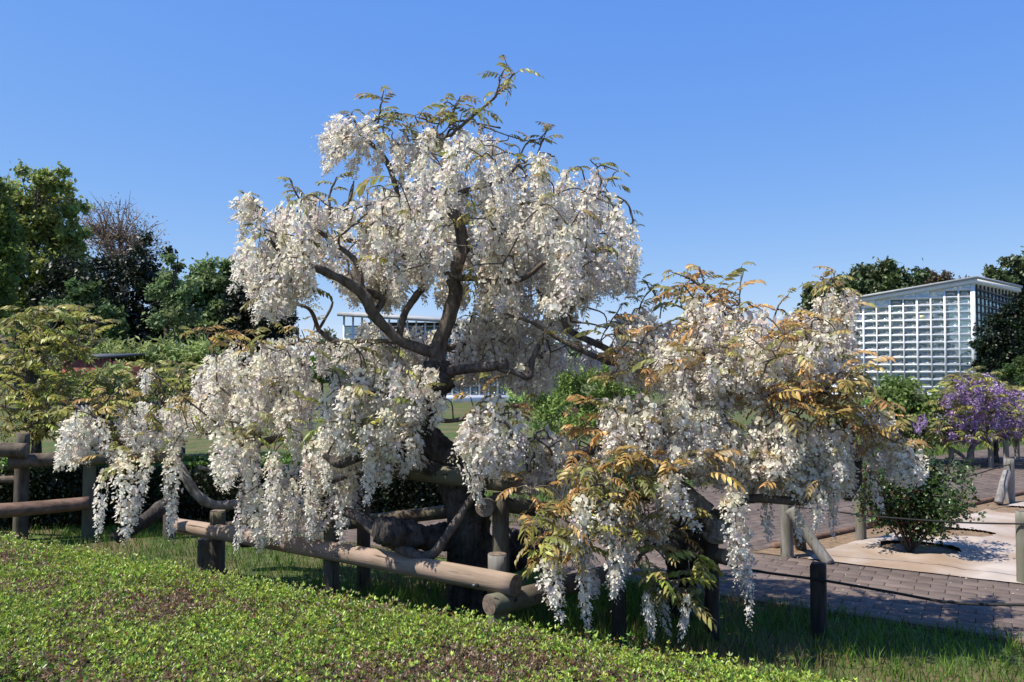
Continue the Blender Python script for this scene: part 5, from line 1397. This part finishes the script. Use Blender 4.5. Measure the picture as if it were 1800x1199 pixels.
w.fill([(1560, 760), (1610, 790), (1625, 850), (1570, 840)], 8, (35, 55), 4.75, .1, (0, 3))
w.leaves([(1180, 480), (1260, 490), (1320, 520), (1340, 580), (1200, 590), (1180, 540)], 50, ('olive', 'young', 'bronze'), (.7, 1.05), 5.2, .3, .5)
w.fill([(1440, 520), (1490, 510), (1505, 600), (1430, 620)], 16, (30, 60), 5.2, .2)
w.leaves([(1440, 490), (1490, 480), (1500, 560), (1440, 580)], 26, ('olive', 'young'), (.6, .9), 5.2, .2, .5)
w.leaves([(1310, 690), (1400, 665), (1500, 650), (1550, 715), (1605, 780), (1590, 800), (1500, 765), (1420, 740), (1340, 725)], 150, ('bronze', 'bronze', 'bronze', 'olive'), (.5, .85), 4.72, .28)
w.leaves([(1480, 620), (1530, 640), (1540, 690), (1490, 680)], 9, ('bronze', 'olive'), (.7, 1), 4.8, .15)
w.leaves([(1005, 700), (1090, 690), (1085, 760), (1020, 800)], 22, ('bronze', 'olive'), (.6, .95), 4.9, .25)
w.leaves([(1000, 800), (1160, 790), (1160, 880), (1020, 900)], 80, ('olive', 'olive', 'bronze'), (.5, .85), 4.65, .2)
w.leaves([(930, 900), (1010, 880), (1060, 930), (1000, 1000), (930, 980)], 60, ('olive', 'green', 'bronze'), (.6, .95), 4.5, .15)
w.leaves([(1100, 980), (1230, 970), (1240, 1060), (1150, 1080)], 32, ('olive', 'green'), (.7, 1.05), 4.6, .15)
w.leaves([(1040, 880), (1210, 860), (1200, 990), (1060, 970)], 60, ('olive', 'bronze', 'green'), (.5, .85), 4.7, .15)
w.fill([(1050, 870), (1190, 860), (1180, 960), (1070, 960)], 8, (50, 85), 4.75, .12, (1, 2, 4))
w.leaves([(900, 850), (1000, 840), (1000, 890), (930, 900)], 12, ('olive', 'bronze'), (.5, .8), 4.8, .1)
w.leaves([(1150, 800), (1250, 790), (1260, 840), (1160, 850)], 16, 'bronze', (.6, .9), 4.6, .12, .5)
w.leaves([(1270, 820), (1420, 800), (1420, 850), (1290, 860)], 14, 'bronze', (.5, .8), 4.65, .12, .4)
w.leaves([(1060, 560), (1480, 560), (1500, 660), (1060, 680)], 170, ('olive', 'bronze', 'bronze', 'young'), (.45, .85), 4.78, .3)
w.leaves([(1060, 690), (1500, 760), (1480, 860), (1100, 840)], 80, ('olive', 'bronze', 'bronze', 'young'), (.45, .85), 4.85, .4)
w.shoot([(1265, 545, 5.3), (1240, 505, 5.3), (1230, 468, 5.3)], 'young', 7, (0.87, 1.30), 2.5)
w.shoot([(1240, 510, 5.3), (1210, 490, 5.3), (1180, 478, 5.3)], 'olive', 5, (.4, .6), 2)
w.shoot([(1300, 560, 5.3), (1300, 520, 5.3), (1304, 470, 5.3)], 'young', 4, (0.72, 1.01), 2)
w.shoot([(1455, 540, 5.3), (1462, 505, 5.3), (1468, 476, 5.3)], 'young', 7, (0.87, 1.30), 2)
w.shoot([(1120, 570, 5.3), (1128, 530, 5.3), (1150, 505, 5.3)], 'young', 7, (0.72, 1.01), 2)
w.shoot([(1160, 560, 5.3), (1160, 530, 5.3), (1130, 492, 5.3)], 'young', 5, (0.58, 0.87), 1.6)
w.shoot([(1360, 560, 5.3), (1370, 535, 5.3), (1385, 520, 5.3)], 'young', 4, (0.72, 1.01), 2)
w.twigs()

# ------------------------------------------------------------------ purple wisteria far right
w = Wisteria('purple_wisteria', 'purple flowering wisteria on short posts in front of the greenhouse', (P(1745, 780, 14.6).x, 14.6, 0))
w.limb([(1745, 835, 14.6, 14), (1746, 800, 14.6, 11), (1744, 770, 14.6, 9), (1735, 730, 14.6, 7), (1720, 690, 14.6, 4)], 'gnarl', 'trunk', 14, .3, 4)
w.limb([(1707, 835, 14.2, 6), (1706, 800, 14.2, 7), (1712, 782, 14.3, 5), (1730, 772, 14.4, 4)], 'silver', 'trunk', 10, .3, 4)
w.limb([(1744, 770, 14.6, 6), (1700, 760, 14.4, 4), (1660, 765, 14.3, 3)]); w.limb([(1744, 770, 14.6, 6), (1790, 760, 14.4, 4), (1840, 765, 14.3, 3)])
w.limb([(1735, 730, 14.6, 5), (1770, 700, 14.6, 4), (1800, 690, 14.5, 3)]); w.limb([(1735, 730, 14.6, 5), (1690, 700, 14.4, 4), (1665, 690, 14.3, 2)])
w.limb([(1670, 788, 14.3, 4), (1690, 800, 14.2, 3.5), (1700, 812, 14.2, 3)], 'silver', 'limb', node=False)
pur = [(1652, 690), (1690, 655), (1740, 655), (1770, 680), (1830, 700), (1835, 780), (1790, 770), (1720, 775), (1655, 780), (1640, 740)]
w.fill(pur, 175, (18, 28), 14.4, 0.9, None, PUR, 1.2)
w.fill([(1590, 735), (1660, 725), (1655, 765), (1600, 760)], 12, (16, 24), 14.2, .4, None, PUR)
w.leaves(pur, 290, ('green', 'olive', 'olive'), (1.0, 1.5), 14.3, .9, .5)
w.twigs(.006)

# ------------------------------------------------------------------ rose bush on the fabric
def rose():
    b = G(1600, 974)
    root = thing('rose_bush', 'dark green rose bush with thin stems growing through the tan fabric', 'shrub', b)
    mb = MB(); ends = []
    for k in range(15):
        a = k * 2.4 + random.uniform(-.3, .3); sp = .12 + .50 * ((k * 7) % 15) / 14; h = .86 - .42 * ((k * 7) % 15) / 14 * random.uniform(.3, 1)
        e = Vector((math.cos(a) * sp * 1.08 + .07, math.sin(a) * sp * .8, h * 1.08))
        sweep(mb, [(0, 0, 0), (e.x * .35, e.y * .35, h * .4), e], [.011, .008, .003], 6, 4, .1, 20)
        for q in range(7):
            t = random.uniform(.35, 1.0); c = Vector((e.x * t, e.y * t, h * t))
            d = Vector((random.gauss(0, 1), random.gauss(0, 1), random.gauss(.35, .6))).normalized() * random.uniform(.12, .30)
            sweep(mb, [c, c + d * .5 + Vector((0, 0, .015)), c + d], [.005, .004, .002], 4, 2, 0, cap=False); ends.append((c + d, c))
    link('stems', mb.mesh('stems', True), MAT['twig'], root)
    n = 8500
    E = np.array([e[0] for e in ends]); C0 = np.array([e[1] for e in ends])
    k = RNG.integers(0, len(E), n)
    t = RNG.random(n)[:, None]
    pos = C0[k] * (1 - t) + E[k] * t + RNG.normal(0, .05, (n, 3))
    pos[:, 2] = np.clip(pos[:, 2], .09, None)
    c = jit((0.045, 0.085, 0.025), n, .3)
    lighter = RNG.random(n) < .25; c[lighter] = jit((0.10, 0.16, 0.035), lighter.sum(), .2)  # some leaves at random a lighter green
    rd = (RNG.random(n) < .10) & (pos[:, 0] < 0) ; c[rd] = jit((0.15, 0.04, 0.03), rd.sum(), .25)
    o = link('leaves', card_mesh('rose_leaves', [cards(pos, rot_from(rand_dirs(n), RNG.normal(0, .7, n)), RNG.uniform(.028, .055, n), c)]), MAT['hedge'], root)
    tag(o, kind='stuff')
rose()

# ------------------------------------------------------------------ fallen petals
def fallen():
    n = 260
    s_ = RNG.uniform(-4.5, 2.8, n); v_ = RNG.uniform(0.02, HWID - .1, n)
    x = HF0[0] + U[0] * s_ + W[0] * v_; y = HF0[1] + U[1] * s_ + W[1] * v_; z = hz(s_, v_) + 0.006
    m = 420
    sp = RNG.uniform(1.0, 6.0, m); vp = RNG.uniform(0, PW, m); q = PA0[None] + PU[None] * sp[:, None] + PN[None] * vp[:, None]
    pos = np.concatenate([np.stack([x, y, z], -1), np.stack([q[:, 0], q[:, 1], np.full(m, 0.030)], -1)])
    n += m
    d = rand_dirs(n); d[:, 2] *= .25
    c = jit((0.72, 0.67, 0.58), n, .12, .04); br = RNG.random(n) < .45; c[br] = jit((0.30, 0.21, 0.12), br.sum(), .2, .06)
    o = link('fallen_petals', card_mesh('fallen_petals', [cards(pos, rot_from(d, RNG.normal(0, .3, n)), RNG.uniform(.010, .022, n), c)]), MAT['petal'])
    tag(o, 'fallen white petals and dry leaflets on the hedge top and brick path', 'petals', kind='stuff')
fallen()
